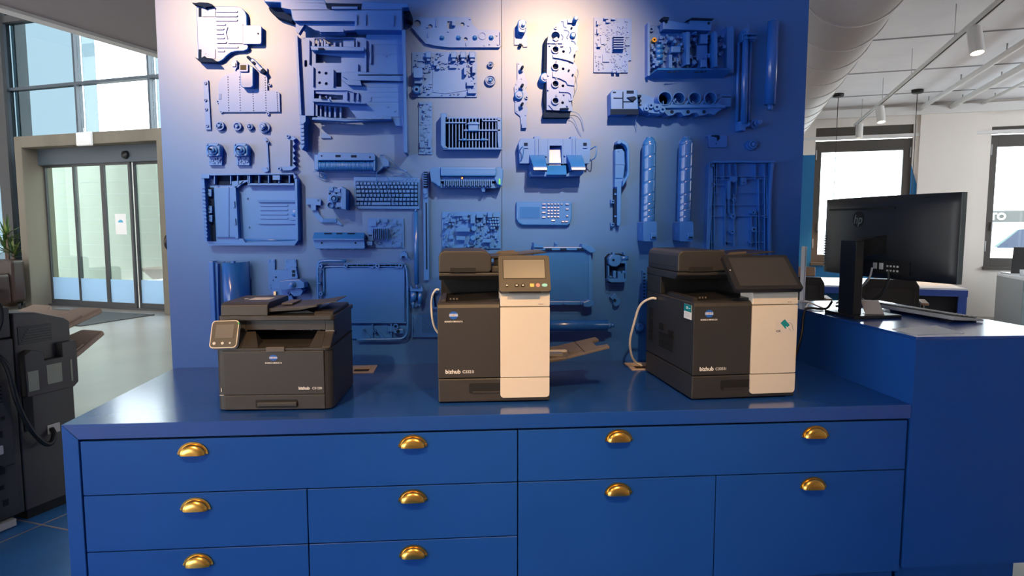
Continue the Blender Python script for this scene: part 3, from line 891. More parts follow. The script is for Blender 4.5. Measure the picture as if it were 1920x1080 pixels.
# 10, 11 drive motors
for (cx, lb) in ((160, 'square drive motor on the left, above the flat paper tray'), (376, 'square drive motor on the right, above the flat paper tray')):
    P = WP('drive_motor', lb, 'motor', ZC, (cx, 285), .05, 'square drive motors')
    P.box('mount_board', cx - 48, cx + 55, 300, 368, .0, .022)
    P.plate('housing', [(cx - 52, 203), (cx + 40, 200), (cx + 58, 222), (cx + 56, 300), (cx - 45, 305), (cx - 52, 290)], .0, .05, bevel=.004)
    P.dome('rotor', cx + 2, 255, [(40, .05), (40, .06), (34, .062), (34, .055), (22, .055), (22, .07), (12, .072)])
    P.rod('shaft', (cx + 2, 255, .07), (cx + 2, 255, .10), 7, 'part_dark', 10)
    for (dx, dy) in ((-42, 212), (38, 212), (-40, 292), (42, 292)):
        P.disc('screw', cx + dx, dy, 8, .05, .055, n=8)
    P.litter('small_components', cx - 42, cx + 50, 308, 362, .022, 26, int(cx), 5, 13, .008)
# 12 thin sensor strip
P = WP('sensor_strip', 'thin bent strip hanging right of the two square motors', 'strip', ZC, (585, 300), .01)
P.plate('strip', [(578, 180), (588, 180), (602, 415), (590, 418)], .004, .012)
P.plate('eyelet', [(562, 165), (580, 160), (604, 190), (598, 205), (570, 190)], .0, .02, mt='part_paint')
P.disc('eyelet_hole', 590, 190, 8, .02, .021, 'part_dark', 10)
P.plate('foot', [(550, 396), (585, 392), (602, 420), (578, 430), (552, 415)], .0, .024)
# 13 toothed bracket
P = WP('toothed_bracket', 'dark jagged angle bracket above the right end of the flat paper tray', 'bracket', ZC, (765, 290), .03)
P.plate('bracket_plate', [(740, 135), (790, 145), (812, 165), (790, 180), (805, 210), (785, 225), (805, 262), (785, 275), (805, 298), (788, 320), (808, 345), (785, 355), (812, 385), (775, 412), (700, 415), (672, 405), (690, 385), (755, 385), (770, 360), (765, 190), (742, 165)], .0, .035)
P.plate('dark_web', [(768, 175), (785, 180), (782, 380), (768, 380)], .035, .038, mt='part_dark')
P.disc('lug', 685, 402, 16, .035, .045, hole=7)
P.disc('lug', 752, 150, 14, .035, .045, hole=6)
# 14 flat paper tray
P = WP('paper_tray', 'wide flat paper tray with rounded corners at the left of the display wall', 'tray', ZC, (460, 720), .04)
P.plate('tray_floor', [(95, 448), (800, 448), (825, 480), (832, 960), (805, 995), (130, 990), (105, 965)], .004, .02)
P.plate('rear_rim', [(85, 445), (800, 437), (822, 470), (800, 478), (800, 447), (95, 455), (95, 480), (85, 480)], .0, .062)
P.plate('side_rim', [(800, 470), (825, 475), (834, 955), (805, 998), (798, 985), (815, 955), (805, 500)], .0, .055, bevel=.002)
P.plate('front_rim', [(130, 985), (360, 990), (370, 945), (400, 945), (420, 975), (825, 960), (805, 998), (125, 997)], .0, .05)
for y0, y1 in ((942, 962), (972, 988)):
    m = P.mw(); m.cyl(P.p(420, (y0 + y1) / 2 + 2, .045), P.p(815, (y0 + y1) / 2 + 8 if y0 < 960 else (y0 + y1) / 2, .045), 8 * P.u, 12); m.build('gloss_ridge', 'part_satin', P.t)
P.plate('left_rim', [(82, 478), (108, 478), (130, 965), (108, 965)], .0, .06)
for i in range(14):
    P.box('rim_tooth', 92 + i * 1.6, 118 + i * 1.6, 545 + i * 29, 556 + i * 29, .06, .068)
P.plate('feed_slot', [(118, 545), (155, 545), (175, 965), (140, 965)], .02, .024, mt='part_dark')
for y in (560, 690, 760):
    P.box('slot_tab', 124 + (y - 560) * .03, 150 + (y - 560) * .03, y, y + 55, .024, .040)
P.plate('lift_plate', [(165, 545), (325, 545), (345, 935), (185, 935)], .02, .034, bevel=.002)
P.plate('ridge', [(325, 545), (350, 548), (372, 940), (350, 945)], .02, .06)
P.box('ridge_line', 280, 286, 545, 930, .034, .038)
for (x, y) in ((318, 655), (326, 790)):
    P.plate('clasp', [(x, y), (x + 26, y), (x + 30, y + 48), (x + 4, y + 48)], .06, .068)
# compartments along the top
P.box('compartment_floor', 160, 800, 455, 525, .02, .024, 'part_dark')
P.box('compartment_front', 440, 800, 515, 530, .02, .055)
for x in (180, 305, 360, 440, 452, 525, 598, 680, 760):
    P.box('compartment_wall', x, x + 7, 452, 522, .02, .055)
P.plate('truss', [(310, 500), (440, 490), (440, 498), (330, 545), (322, 540)], .024, .05)
P.plate('truss', [(350, 545), (400, 498), (410, 500), (362, 548)], .024, .05)
P.box('latch', 640, 695, 455, 490, .03, .066)
P.box('latch', 95, 150, 450, 478, .03, .066)
m = P.m(); m.prism([(500, 645), (520, 640), (812, 645), (812, 660), (520, 660)], .02, .032); m.build('gloss_ridge', 'part_satin', P.t)
for y in (685, 718, 752, 785):
    P.plate('rib', rrect(520, 740, y - 5, y + 6, 5, 3), .02, .026)
P.plate('shadow_step', [(510, 828), (815, 822), (815, 830), (560, 832)], .02, .03)
P.plate('pull_recess', rrect(755, 820, 685, 800, 8, 3), .02, .026)
P.dome('pull_bump', 795, 745, [(30, .026), (24, .034), (8, .038)], n=14)
for (x, y) in ((420, 628), (433, 855)):
    P.disc('pin', x, y, 7, .02, .028, n=8)

# 15 developing unit with roller
P = WP('developer_unit', 'horizontal developer unit with ribbed roller and loose wires above the keyboard', 'developer unit', ZD, (440, 230), .06)
P.plate('cover', [(190, 130), (700, 140), (712, 165), (712, 205), (185, 205)], .02, .085, bevel=.003)
for (x0, x1, y0, y1) in ((348, 395, 155, 175), (490, 540, 157, 178), (655, 672, 168, 182), (215, 228, 158, 170)):
    P.box('slot', x0, x1, y0, y1, .085, .087, 'part_dark')
m = P.mw()
for i in range(40):
    a = P.p(195 + i * 12.5, 250, .055); b_ = P.p(195 + i * 12.5 + 9, 250, .055)
    m.cyl(a, b_, 46 * P.u, 18)
m.cyl(P.p(190, 250, .055), P.p(700, 250, .055), 43 * P.u, 18)
m.build('ribbed_roller', 'part_paint', P.t)
P.box('end_cap', 150, 190, 150, 292, .0, .075, bevel=.003)
P.box('end_cap', 695, 712, 150, 300, .0, .08, bevel=.003)
P.plate('base_plate', [(185, 205), (700, 205), (705, 300), (690, 312), (230, 300)], .0, .02)
P.plate('gear_housing', [(712, 190), (740, 150), (770, 140), (800, 175), (830, 200), (830, 250), (780, 260), (712, 320)], .0, .05, bevel=.002)
P.wire('wire', [(750, 150, .05), (800, 150, .07), (860, 200, .06), (930, 280, .05), (985, 300, .03), (1040, 350, .02)])
P.wire('wire', [(740, 170, .05), (760, 260, .06), (860, 250, .06), (900, 280, .05), (985, 290, .03)])
P.wire('wire', [(760, 230, .05), (840, 300, .04), (930, 320, .03), (1020, 355, .03)])
P.wire('wire', [(715, 290, .05), (705, 400, .03), (735, 470, .03), (760, 500, .03)])
P.wire('wire', [(800, 340, .06), (840, 390, .05), (800, 440, .03), (830, 520, .03), (885, 620, .03), (890, 590, .03), (850, 580, .03)])
P.wire('wire', [(125, 300, .03), (190, 300, .05), (235, 320, .05), (250, 360, .03), (190, 360, .02), (140, 330, .02)])
P.wire('wire', [(190, 310, .05), (175, 350, .03), (240, 370, .02), (215, 310, .03)])
P.plate('plug', [(965, 280), (990, 285), (995, 303), (970, 300)], .02, .04)

# 16 boxy drive unit
P = WP('drive_unit', 'boxy gear drive unit left of the keyboard', 'drive unit', ZD, (345, 550), .09)
P.plate('side_plate', [(395, 440), (440, 465), (440, 655), (395, 650)], .0, .10, bevel=.002)
P.plate('gearbox', [(275, 450), (330, 440), (345, 460), (400, 440), (400, 650), (330, 640), (275, 640), (265, 560)], .0, .085, bevel=.003)
P.dome('gear_ring', 330, 552, [(34, .085), (34, .105), (26, .107), (26, .09), (14, .09), (14, .11), (6, .11)])
P.dome('gear_ring', 295, 612, [(32, .085), (32, .10), (24, .102), (24, .088), (4, .088)])
for (a, b, c, d) in ((278, 320, 445, 480), (330, 385, 462, 495), (280, 300, 520, 560), (360, 392, 500, 530), (350, 395, 590, 630)):
    P.box('bracket', a, b, c, d, .085, .098)
for (x, y) in ((285, 505), (345, 500), (375, 555), (360, 640)):
    P.box('recess', x - 10, x + 10, y - 8, y + 8, .085, .0865, 'part_dark')
# 17 bent sheet bracket
P = WP('bent_bracket', 'curved flat cable bracket below the boxy drive unit', 'bracket', ZD, (220, 660), .02)
P.plate('head', [(70, 548), (190, 550), (205, 560), (205, 615), (70, 605)], .01, .025)
P.disc('screw', 180, 565, 9, .025, .029, n=10, hole=4)
P.plate('curved_band', [(118, 605), (160, 625), (170, 660), (190, 700), (225, 735), (345, 738), (400, 790), (390, 795), (335, 778), (200, 770), (160, 735), (130, 690)], .004, .014)
P.plate('fold', [(225, 735), (345, 738), (350, 770), (215, 772)], .014, .02, mt='part_satin')
P.box('cable_head', 118, 162, 610, 660, .014, .03)
# 18 keyboard
P = WP('keyboard', 'compact blue painted keyboard hanging on the display wall', 'keyboard', ZD, (810, 500), .02)
P.plate('case', [(508, 345), (1105, 355), (1118, 375), (1115, 650), (545, 648), (512, 615)], .0, .02, bevel=.004)
P.plate('recess', [(525, 395), (1100, 400), (1102, 622), (530, 618)], .02, .0206, mt='part_dark')
rowsK = [(400, 428, [1] * 17), (432, 462, [1.25] + [1] * 13 + [1.5, 1]), (470, 500, [1.4] + [1] * 12 + [1.2, 1, 1]), (508, 538, [1.6] + [1] * 11 + [2, 1, 1]), (545, 575, [2.2] + [1] * 11 + [1, 1, 1]), (583, 615, [1, 1, 1, 1] + [5.2] + [1] * 7)]
for (y0, y1, ws) in rowsK:
    tot = sum(ws); x = 528; L = 1098 - 528
    for wk in ws:
        dx = L * wk / tot
        P.m().hexa([(x + 2, y0, .0206), (x + dx - 2, y0, .0206), (x + dx - 2, y1, .0206), (x + 2, y1, .0206)],
                   [(x + 5, y0 + 3, .028), (x + dx - 5, y0 + 3, .028), (x + dx - 5, y1 - 4, .028), (x + 5, y1 - 4, .028)]).build('key', 'part_paint', P.t)
        x += dx
P.box('top_ridge', 525, 960, 373, 388, .02, .024)
for x in (980, 1008, 1036, 1064):
    P.plate('indicator_rib', [(x, 388), (x + 10, 372), (x + 20, 372), (x + 10, 388)], .02, .024)
# 19 comb housing
P = WP('comb_housing', 'long roof-shaped housing with a row of teeth, lower middle left', 'housing', ZD, (370, 935), .07)
P.m().hexa([(130, 885, 0), (600, 885, 0), (605, 935, 0), (132, 935, 0)], [(135, 862, .05), (600, 866, .05), (602, 930, .09), (135, 930, .09)]).build('roof', 'part_satin', P.t)
P.plate('front_face', [(132, 930), (605, 932), (612, 1005), (600, 1015), (155, 1015), (140, 970)], .0, .075, bevel=.002)
for x in (180, 240, 300, 365, 425, 490, 550):
    P.box('tooth', x, x + 14, 1005, 1024, .0, .05)
for x0, x1 in ((232, 300), (345, 395), (445, 512)):
    P.box('slot', x0, x1, 868, 880, .045, .062, 'part_dark')
for x in (215, 525):
    P.disc('hole', x, 960, 9, .075, .077, 'part_dark', 10)
P.box('lip', 135, 605, 920, 932, .085, .094)
# 20 board with heat sink
P = WP('circuit_board', 'small circuit board with a finned heat sink below the keyboard', 'circuit board', ZD, (800, 870), .02)
P.plate('board', [(635, 732), (965, 735), (970, 1005), (640, 1003)], .004, .010)
h = P.box('heat_sink', 685, 830, 830, 918, .010, .018)
for i in range(8):
    P.box('fin', 688 + i * 18.5, 694 + i * 18.5, 828, 920, .018, .055, par=h)
for (a, b, c, d, hh) in ((655, 715, 752, 805, .02), (780, 820, 742, 770, .03), (635, 685, 945, 980, .05), (640, 690, 890, 940, .02), (890, 945, 950, 995, .018), (915, 950, 870, 930, .014), (720, 745, 742, 770, .025), (860, 905, 820, 870, .012), (640, 680, 850, 885, .03)):
    P.box('component', a, b, c, d, .010, hh)
P.litter('small_components', 640, 960, 738, 998, .010, 70, 20, 6, 18, .012, avoid=[(680, 835, 822, 925)])
# 21 pale rod
P = WP('long_rod', 'long pale vertical rod right of the keyboard', 'rod', (740, 380, 4), (150, 300), .03)
P.rod('tube', (159, 70, .03), (165, 610, .03), 17, 'part_satin', 18)
P.rod('tip', (158, 45, .03), (159, 70, .03), 8, 'part_satin')
P.rod('tip', (165, 610, .03), (165, 645, .03), 9, 'part_satin')
P.box('wall_clip', 150, 168, 100, 125, 0, .03)
P.box('wall_clip', 155, 174, 560, 585, 0, .03)
# 22 slide rail
P = WP('slide_rail', 'dark slotted slide rail beside the long pale rod', 'rail', (760, 310, 4), (150, 400), .02)
P.plate('rail_body', [(133, 45), (172, 45), (178, 860), (140, 860)], .0, .026)
P.plate('slot', [(152, 280), (162, 280), (166, 780), (156, 780)], .026, .0275, mt='part_dark')
P.box('ladder_plate', 138, 168, 48, 170, .026, .030, 'part_dark')
for y in range(60, 165, 18):
    P.box('rung', 140, 166, y, y + 6, .030, .034)
P.disc('pin', 152, 205, 12, .026, .045, n=12)
P.disc('pin', 158, 232, 12, .026, .04, n=12)
# 23 contoured frame plate
P = WP('frame_plate', 'flat contoured metal plate at the top middle of the display wall', 'plate', ZE, (520, 300), .012)
hol = [circ(160, 215, 32, 14), circ(280, 242, 20, 12), [(435, 195), (485, 195), (485, 265), (435, 265)], circ(575, 225, 20, 12), circ(605, 360, 18, 12)]
P.plate('plate', [(110, 148), (190, 150), (205, 160), (325, 165), (330, 152), (640, 157), (658, 170), (665, 215), (720, 272), (905, 275), (925, 292), (928, 420), (915, 438), (455, 436), (440, 428), (330, 422), (240, 402), (185, 350), (130, 300), (105, 258)], .004, .012, holes=hol)
P.plate('edge_flange', [(105, 258), (112, 255), (135, 292), (192, 345), (244, 396), (332, 416), (442, 422), (456, 430), (912, 432), (920, 420), (918, 295), (925, 292), (930, 420), (917, 440), (453, 440), (330, 426), (236, 405)], .0, .022)
for x in (385, 537, 688, 838):
    P.dome('dimple', x, 350, [(24, .012), (16, .018), (10, .030), (4, .032)], n=14)
P.box('tab', 480, 508, 190, 250, .012, .04)
P.disc('ring', 758, 330, 36, .012, .016, hole=28)
for (x, y) in ((892, 325), (902, 410), (778, 418), (825, 405), (630, 235), (645, 175), (445, 290)):
    P.disc('rivet', x, y, 9, .012, .018, n=10)
for (a, b, c, d) in ((330, 338, 168, 250), (240, 262, 250, 258), (255, 263, 300, 345), (605, 613, 395, 425)):
    P.box('fold', a, b, c, d, .012, .02)
# 24 power board
P = WP('circuit_board', 'large power circuit board with white connectors below the contoured plate', 'circuit board', ZE, (410, 680), .02)
P.box('board', 110, 710, 475, 888, .004, .010)
P.plate('heat_plate', [(300, 640), (560, 610), (610, 650), (610, 830), (420, 860), (300, 845)], .010, .014)
for (x, w) in ((240, 48), (470, 50), (555, 50), (637, 52)):
    b = P.box('connector', x, x + w, 490, 545, .010, .05, bevel=.002)
    P.box('connector_lip', x + 10, x + w - 10, 545, 568, .010, .04, par=b)
P.plate('transformer', rrect(130, 212, 645, 735, 12, 3), .010, .065, bevel=.004)
P.plate('transformer_core', rrect(135, 205, 735, 775, 4, 2), .010, .04)
P.dome('coil', 155, 835, [(36, .010), (36, .045), (26, .05), (14, .05), (12, .02)])
for (a, b, c, d, hh) in ((170, 225, 603, 628, .03), (310, 345, 575, 612, .04), (335, 365, 610, 640, .035), (455, 520, 605, 630, .03), (590, 610, 615, 700, .05), (665, 695, 605, 680, .045), (615, 680, 755, 795, .035), (625, 700, 830, 862, .03), (165, 225, 548, 562, .02), (125, 175, 790, 815, .02), (230, 290, 780, 800, .02)):
    P.box('component', a, b, c, d, .010, hh, 'part_paint')
P.litter('small_components', 118, 700, 480, 880, .010, 170, 24, 6, 20, .014, avoid=[(310, 600, 650, 850)])
# 25, 26 gears
for (x, y, r, lb) in ((835, 590, 28, 'small pulley wheel above a larger one, right of the power board'), (832, 738, 50, 'larger pulley wheel with concentric rings, right of the power board')):
    P = WP('belt_pulley', lb, 'wheel', ZE, (x, y), .02, 'blue pulley wheels')
    P.gear('rim', x, y, r, 0, .02, 30, hole=r * .8)
    P.disc('web', x, y, r * .81, 0, .012)
    P.disc('ring', x, y, r * .6, .012, .02, hole=r * .48)
    P.dome('hub', x, y, [(r * .32, .012), (r * .32, .032), (r * .14, .034)], n=12)
# 27 small stepper motor
P = WP('stepper_motor', 'small stepper motor on a square plate left of the long gear plate', 'motor', ZG, (172, 175), .06)
P.plate('mount_plate', [(118, 120), (228, 105), (230, 278), (195, 280), (190, 262), (118, 262)], .0, .008)
P.plate('motor_body', [(140, 85), (155, 77), (200, 77), (210, 88), (210, 160), (200, 185), (150, 180), (140, 165)], .0, .06, bevel=.003)
P.dome('motor_disc', 182, 130, [(30, .06), (28, .066), (16, .066), (16, .072), (8, .074), (8, .085)])
P.box('connector', 155, 178, 262, 282, .0, .03, 'part_dark')
# 28 strip with pulleys
P = WP('shaft_plate', 'tall narrow plate with three slanting shafts left of the long gear plate', 'plate', ZG, (172, 700), .012)
P.plate('plate', [(135, 435), (180, 432), (182, 470), (205, 560), (222, 600), (218, 640), (205, 660), (222, 700), (225, 760), (208, 790), (225, 830), (218, 870), (205, 985), (175, 988), (168, 960), (160, 890), (118, 855), (110, 640), (135, 580)], .003, .010)
for (y) in (500, 650, 805):
    m = P.mw(); m.cyl(P.p(165, y, .01), P.p(172, y - 8, .055), 11 * P.u, 10); m.build('shaft', 'part_dark', P.t)
    P.gear('shaft_gear', 168, y + 2, 20, .010, .028, 14)
P.dome('pulley', 147, 717, [(36, .010), (36, .03), (30, .032), (18, .032), (18, .04), (6, .04)])
P.disc('boss', 212, 735, 14, .010, .02, hole=7)
P.box('foot', 172, 214, 955, 992, .010, .024)
for (x, y) in ((148, 445), (170, 572), (125, 620), (130, 660), (125, 770), (132, 845), (205, 880)):
    P.disc('rivet', x, y, 6, .010, .014, n=8)
# 29 strip board
P = WP('circuit_board', 'faint narrow upright circuit strip right of the large cassette', 'circuit board', ZF, (138, 215), .01)
P.box('board', 90, 182, 38, 393, .002, .008)
P.litter('small_components', 95, 178, 45, 388, .008, 60, 29, 5, 18, .008)
for (a, b, c, d) in ((95, 125, 45, 60), (118, 132, 90, 105), (118, 132, 125, 150), (98, 128, 310, 350), (155, 172, 285, 350)):
    P.box('component', a, b, c, d, .008, .022)
# 30 ribbed guide unit
P = WP('guide_grille', 'dark rectangular grille unit of many upright ribs in the upper middle', 'grille', ZF, (445, 250), .05)
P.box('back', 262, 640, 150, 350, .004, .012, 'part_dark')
P.plate('left_cheek', [(240, 120), (282, 120), (282, 145), (272, 150), (272, 340), (290, 355), (255, 355), (240, 335)], .0, .065, bevel=.003)
P.plate('right_cheek', [(620, 145), (650, 152), (650, 358), (628, 356), (622, 300)], .0, .06, bevel=.003)
P.box('bottom_rail', 255, 650, 350, 362, .0, .06)
P.box('top_rail', 285, 632, 142, 152, .0, .05)
for i in range(15):
    x = 293 + i * 22.5
    P.box('rib', x, x + 7, 150, 352, .012, .052)
for (x0, x1, y0, y1) in ((265, 410, 178, 186), (395, 640, 228, 237), (360, 560, 293, 300), (520, 640, 165, 172)):
    P.box('crossbar', x0, x1, y0, y1, .03, .06)
P.box('centre_block', 425, 492, 178, 240, .03, .068, bevel=.003)
P.box('centre_block', 418, 500, 186, 196, .05, .075)
for x in (398, 523):
    P.rod('roller', (x - 14, 296, .06), (x + 14, 296, .06), 9, n=12)
# 31 fuser unit
P = WP('fuser_unit', 'long fuser unit with a comb of tines in the middle of the display wall', 'fuser', ZF, (415, 550), .07)
P.plate('cover', [(240, 482), (610, 485), (615, 520), (610, 545), (240, 545)], .02, .10, bevel=.006)
P.plate('end_block', [(165, 492), (190, 485), (200, 478), (238, 482), (240, 610), (230, 615), (205, 595), (175, 580)], .0, .085, bevel=.004)
P.plate('end_block', [(605, 490), (640, 478), (660, 500), (660, 540), (650, 612), (620, 600), (600, 560)], .0, .085, bevel=.004)
P.plate('comb_bar', [(235, 548), (610, 548), (605, 575), (238, 575)], .02, .075)
P.box('shadow_gap', 285, 600, 535, 548, .075, .077, 'part_dark')
for i in range(26):
    x = 262 + i * 12.6
    P.box('tine', x, x + 6, 565, 612 - (i % 2) * 6, .02, .085)
for i in range(10):
    P.disc('lug', 300 + i * 32, 536, 7, .08, .095, n=8)
P.plate('under_body', [(200, 590), (640, 590), (640, 618), (540, 622), (538, 645), (520, 645), (515, 622), (240, 618)], .0, .06)
P.box('green_label', 629, 640, 560, 598, .085, .087, 'led_green')
P.box('gold_clip', 378, 388, 550, 562, .085, .09, 'button_yellow')
# 32 dense board behind the middle printer
P = WP('circuit_board', 'densely populated square power board just above the middle printer', 'circuit board', ZF, (447, 900), .02)
P.box('board', 248, 645, 782, 1030, .004, .010)
for (x, y, r) in ((462, 895, 19), (457, 958, 19), (272, 885, 12), (425, 1010, 12)):
    P.dome('capacitor', x, y, [(r, .010), (r, .05), (r * .8, .053)], n=16)
for i in range(14):
    P.dome('capacitor', 572 + (i % 4) * 17 + (i // 4) * 3, 832 + (i // 4) * 20, [(8, .010), (8, .04), (5, .041)], n=10)
for (a, b, c, d, hh) in ((340, 435, 890, 915, .045), (345, 402, 945, 972, .04), (480, 522, 795, 822, .04), (522, 578, 965, 988, .04), (440, 470, 808, 860, .05), (555, 585, 785, 820, .05), (590, 635, 795, 818, .04), (330, 415, 800, 812, .03), (265, 290, 840, 860, .03), (305, 335, 830, 850, .03), (295, 325, 940, 965, .03), (390, 418, 815, 835, .04)):
    P.box('component', a, b, c, d, .010, hh)
P.litter('small_components', 252, 640, 786, 1026, .010, 150, 32, 6, 17, .022, avoid=[(330, 480, 880, 980)])

# 33 long gear plate under the warm light
P = WP('gear_plate', 'long brightly lit gear plate with five dark couplings, centre top', 'gear plate', ZG, (500, 480), .05)
outl = [(395, 210), (420, 175), (450, 140), (480, 105), (512, 78), (560, 78), (575, 92), (630, 85), (650, 115), (640, 140), (636, 250), (630, 300), (648, 318), (640, 340), (625, 350), (605, 385), (612, 440), (640, 480), (610, 560), (612, 630), (600, 745), (585, 770), (600, 845), (590, 850), (380, 840), (380, 600), (385, 270)]
holes33 = [circ(455, 217, 36, 18)] + [circ(457, y, 26, 14) for y in (330, 474, 618, 760)] + [circ(x, y, 12, 10) for x, y in ((522, 350), (519, 495), (517, 638), (514, 780))]
P.plate('plate', outl, .045, .06, holes=holes33, bevel=0)
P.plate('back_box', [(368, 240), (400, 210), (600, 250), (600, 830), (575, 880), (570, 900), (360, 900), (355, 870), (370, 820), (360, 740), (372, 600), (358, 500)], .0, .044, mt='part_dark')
P.dome('side_wheel', 368, 565, [(42, .0), (42, .05), (34, .055), (20, .055), (20, .062), (6, .062)])
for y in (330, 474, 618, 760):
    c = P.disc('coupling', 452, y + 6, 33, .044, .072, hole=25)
    P.disc('coupling_shade', 457, y, 20, .044, .050, 'part_dark', par=c)  # dark disc puts the shade inside the cup into its colour
    P.disc('lug', 461, y - 40, 9, .06, .068, hole=4, n=10)
P.plate('bearing_cover', [(430, 250), (465, 230), (480, 255), (455, 268)], .06, .07)
P.dome('motor', 612, 95, [(20, .06), (20, .10), (14, .102), (14, .11), (5, .11)], n=16)
P.box('motor_seat', 555, 600, 85, 115, .06, .075)
P.dome('wheel', 598, 218, [(24, .06), (24, .075), (16, .08), (8, .08)], n=16)
P.disc('lug', 455, 152, 14, .06, .07, hole=6, n=12)
P.plate('bracket', [(432, 378), (505, 378), (510, 395), (560, 400), (605, 425), (605, 450), (560, 430), (500, 415), (432, 405)], .06, .072)
P.plate('bracket', [(388, 275), (520, 272), (520, 310), (510, 310), (508, 285), (388, 285)], .06, .07)
P.plate('bracket', [(428, 520), (450, 520), (450, 555), (500, 562), (560, 600), (565, 625), (615, 632), (612, 640), (555, 632), (540, 605), (490, 580), (428, 565)], .06, .07)
P.plate('bracket', [(405, 800), (440, 838), (435, 845), (395, 800)], .06, .068)
P.plate('bracket', [(485, 680), (580, 685), (598, 720), (600, 760), (570, 770), (565, 755), (585, 750), (580, 710), (560, 695), (485, 692)], .06, .068)
P.plate('bracket', [(490, 828), (560, 825), (562, 838), (490, 840)], .06, .072, mt='part_dark')
for (x, y) in ((588, 155), (575, 435), (603, 437), (565, 510), (598, 548), (391, 672), (552, 805), (525, 710), (392, 550), (405, 300), (503, 305)):
    P.disc('peg', x, y, 8, .06, .07, n=8, mt='part_dark' if x > 560 else 'part_paint')
for k, pts in enumerate(([(500, 100), (520, 95), (520, 140), (545, 150)], [(525, 170), (560, 175), (570, 200), (545, 230), (560, 245)], [(500, 205), (520, 225), (510, 250)], [(585, 260), (615, 268), (622, 290)], [(575, 310), (585, 340), (572, 365)])):
    P.wire('raised_seam', [(x, y, .061) for x, y in pts], .0022, 1)
P.wire('wire', [(600, 460, .06), (640, 490, .05), (655, 530, .04), (630, 590, .05), (645, 640, .04), (610, 720, .05)], .0012)
P.wire('wire', [(590, 845, .03), (650, 850, .02), (690, 900, .015), (700, 960, .012), (712, 1000, .01)], .0012)
P.wire('wire', [(578, 885, .03), (620, 905, .02), (645, 960, .012), (670, 1020, .01), (692, 1043, .01)], .0012)
# 34 main board
P = WP('circuit_board', 'upright main circuit board with a square finned heat sink, right of the gear plate', 'circuit board', ZG, (940, 290), .015)
P.plate('board', [(785, 55), (1105, 62), (1100, 415), (1075, 420), (1072, 520), (780, 518)], .004, .010)
h = P.box('heat_sink', 935, 1025, 225, 350, .010, .02)
for i in range(6):
    P.box('fin', 936, 1024, 228 + i * 20, 236 + i * 20, .02, .045, par=h)
for (a, b, c, d, hh) in ((838, 888, 225, 282, .018), (855, 912, 368, 433, .018), (885, 905, 315, 340, .016), (860, 900, 65, 78, .03), (880, 912, 85, 105, .025), (925, 955, 68, 80, .025), (800, 818, 88, 125, .03), (803, 820, 160, 200, .03), (1045, 1085, 285, 295, .02), (932, 955, 510, 528, .03), (970, 1000, 512, 530, .03), (805, 835, 285, 312, .03), (1050, 1078, 195, 225, .014), (905, 1020, 95, 205, .011)):
    P.box('component', a, b, c, d, .010, hh)
P.litter('small_components', 790, 1070, 60, 512, .010, 190, 34, 4, 14, .007, avoid=[(925, 1030, 215, 360)])
# 35 power supply chassis
P = WP('power_supply', 'open power supply chassis full of coils, upper right of the display wall', 'power supply', ZI, (790, 330), .06)
P.box('chassis_floor', 435, 1110, 95, 545, .0, .006)
P.box('chassis_wall', 1100, 1158, 130, 520, .0, .05)
P.box('chassis_wall', 430, 448, 95, 545, .0, .05)
P.m().hexa([(490, 490, .0), (1105, 490, .0), (1105, 550, .0), (430, 550, .0)], [(505, 490, .075), (1100, 492, .075), (1105, 512, .09), (490, 512, .09)]).build('front_shield', 'part_paint', P.t)
for x in (575, 800):
    P.plate('vent_zigzag', [(x, 530), (x + 20, 522), (x + 40, 530), (x + 60, 522), (x + 80, 530), (x + 100, 522), (x + 100, 530), (x, 538)], .088, .0895, mt='part_dark')
P.box('board', 450, 1100, 170, 490, .012, .018)
P.plate('bracket_plate', [(548, 100), (580, 85), (765, 120), (770, 85), (955, 92), (950, 175), (548, 165)], .018, .075, bevel=.002)
P.plate('bracket_flange', [(525, 80), (545, 68), (590, 72), (585, 92), (548, 100)], .05, .09, mt='part_dark')
P.plate('bracket_flange', [(735, 100), (780, 75), (965, 82), (955, 95), (775, 90)], .05, .09, mt='part_dark')
for (x, y) in ((572, 105), (930, 115)):
    P.disc('hole', x, y, 12, .075, .077, 'part_dark', 12)
P.disc('grommet', 478, 135, 22, .006, .02, hole=10)
P.box('heat_sink', 725, 755, 200, 470, .018, .10)
P.box('heat_sink', 958, 985, 195, 488, .018, .10)
P.box('heat_sink', 592, 620, 380, 490, .018, .08)
P.box('transformer', 610, 690, 310, 365, .018, .085, bevel=.004)
P.box('transformer', 862, 925, 205, 285, .018, .075, bevel=.004)
P.box('transformer', 860, 915, 420, 485, .018, .08, bevel=.004)
for y in (298, 340, 382, 432):
    P.rod('coil', (500, y, .05), (555, y, .05), 21, n=14)
for (x, y, r) in ((770, 300, 18), (775, 390, 20), (620, 240, 20), (650, 265, 16), (700, 290, 14), (810, 250, 14), (810, 440, 22)):
    P.dome('capacitor', x, y, [(r, .018), (r, .07), (r * .8, .073)], n=14)
P.disc('gold_coil', 488, 240, 20, .02, .05, 'brass', 14, hole=8)
P.box('sub_board', 840, 930, 290, 415, .05, .056)
P.litter('small_components', 455, 1095, 175, 488, .018, 150, 35, 9, 28, .045, avoid=[(610, 690, 310, 365)])
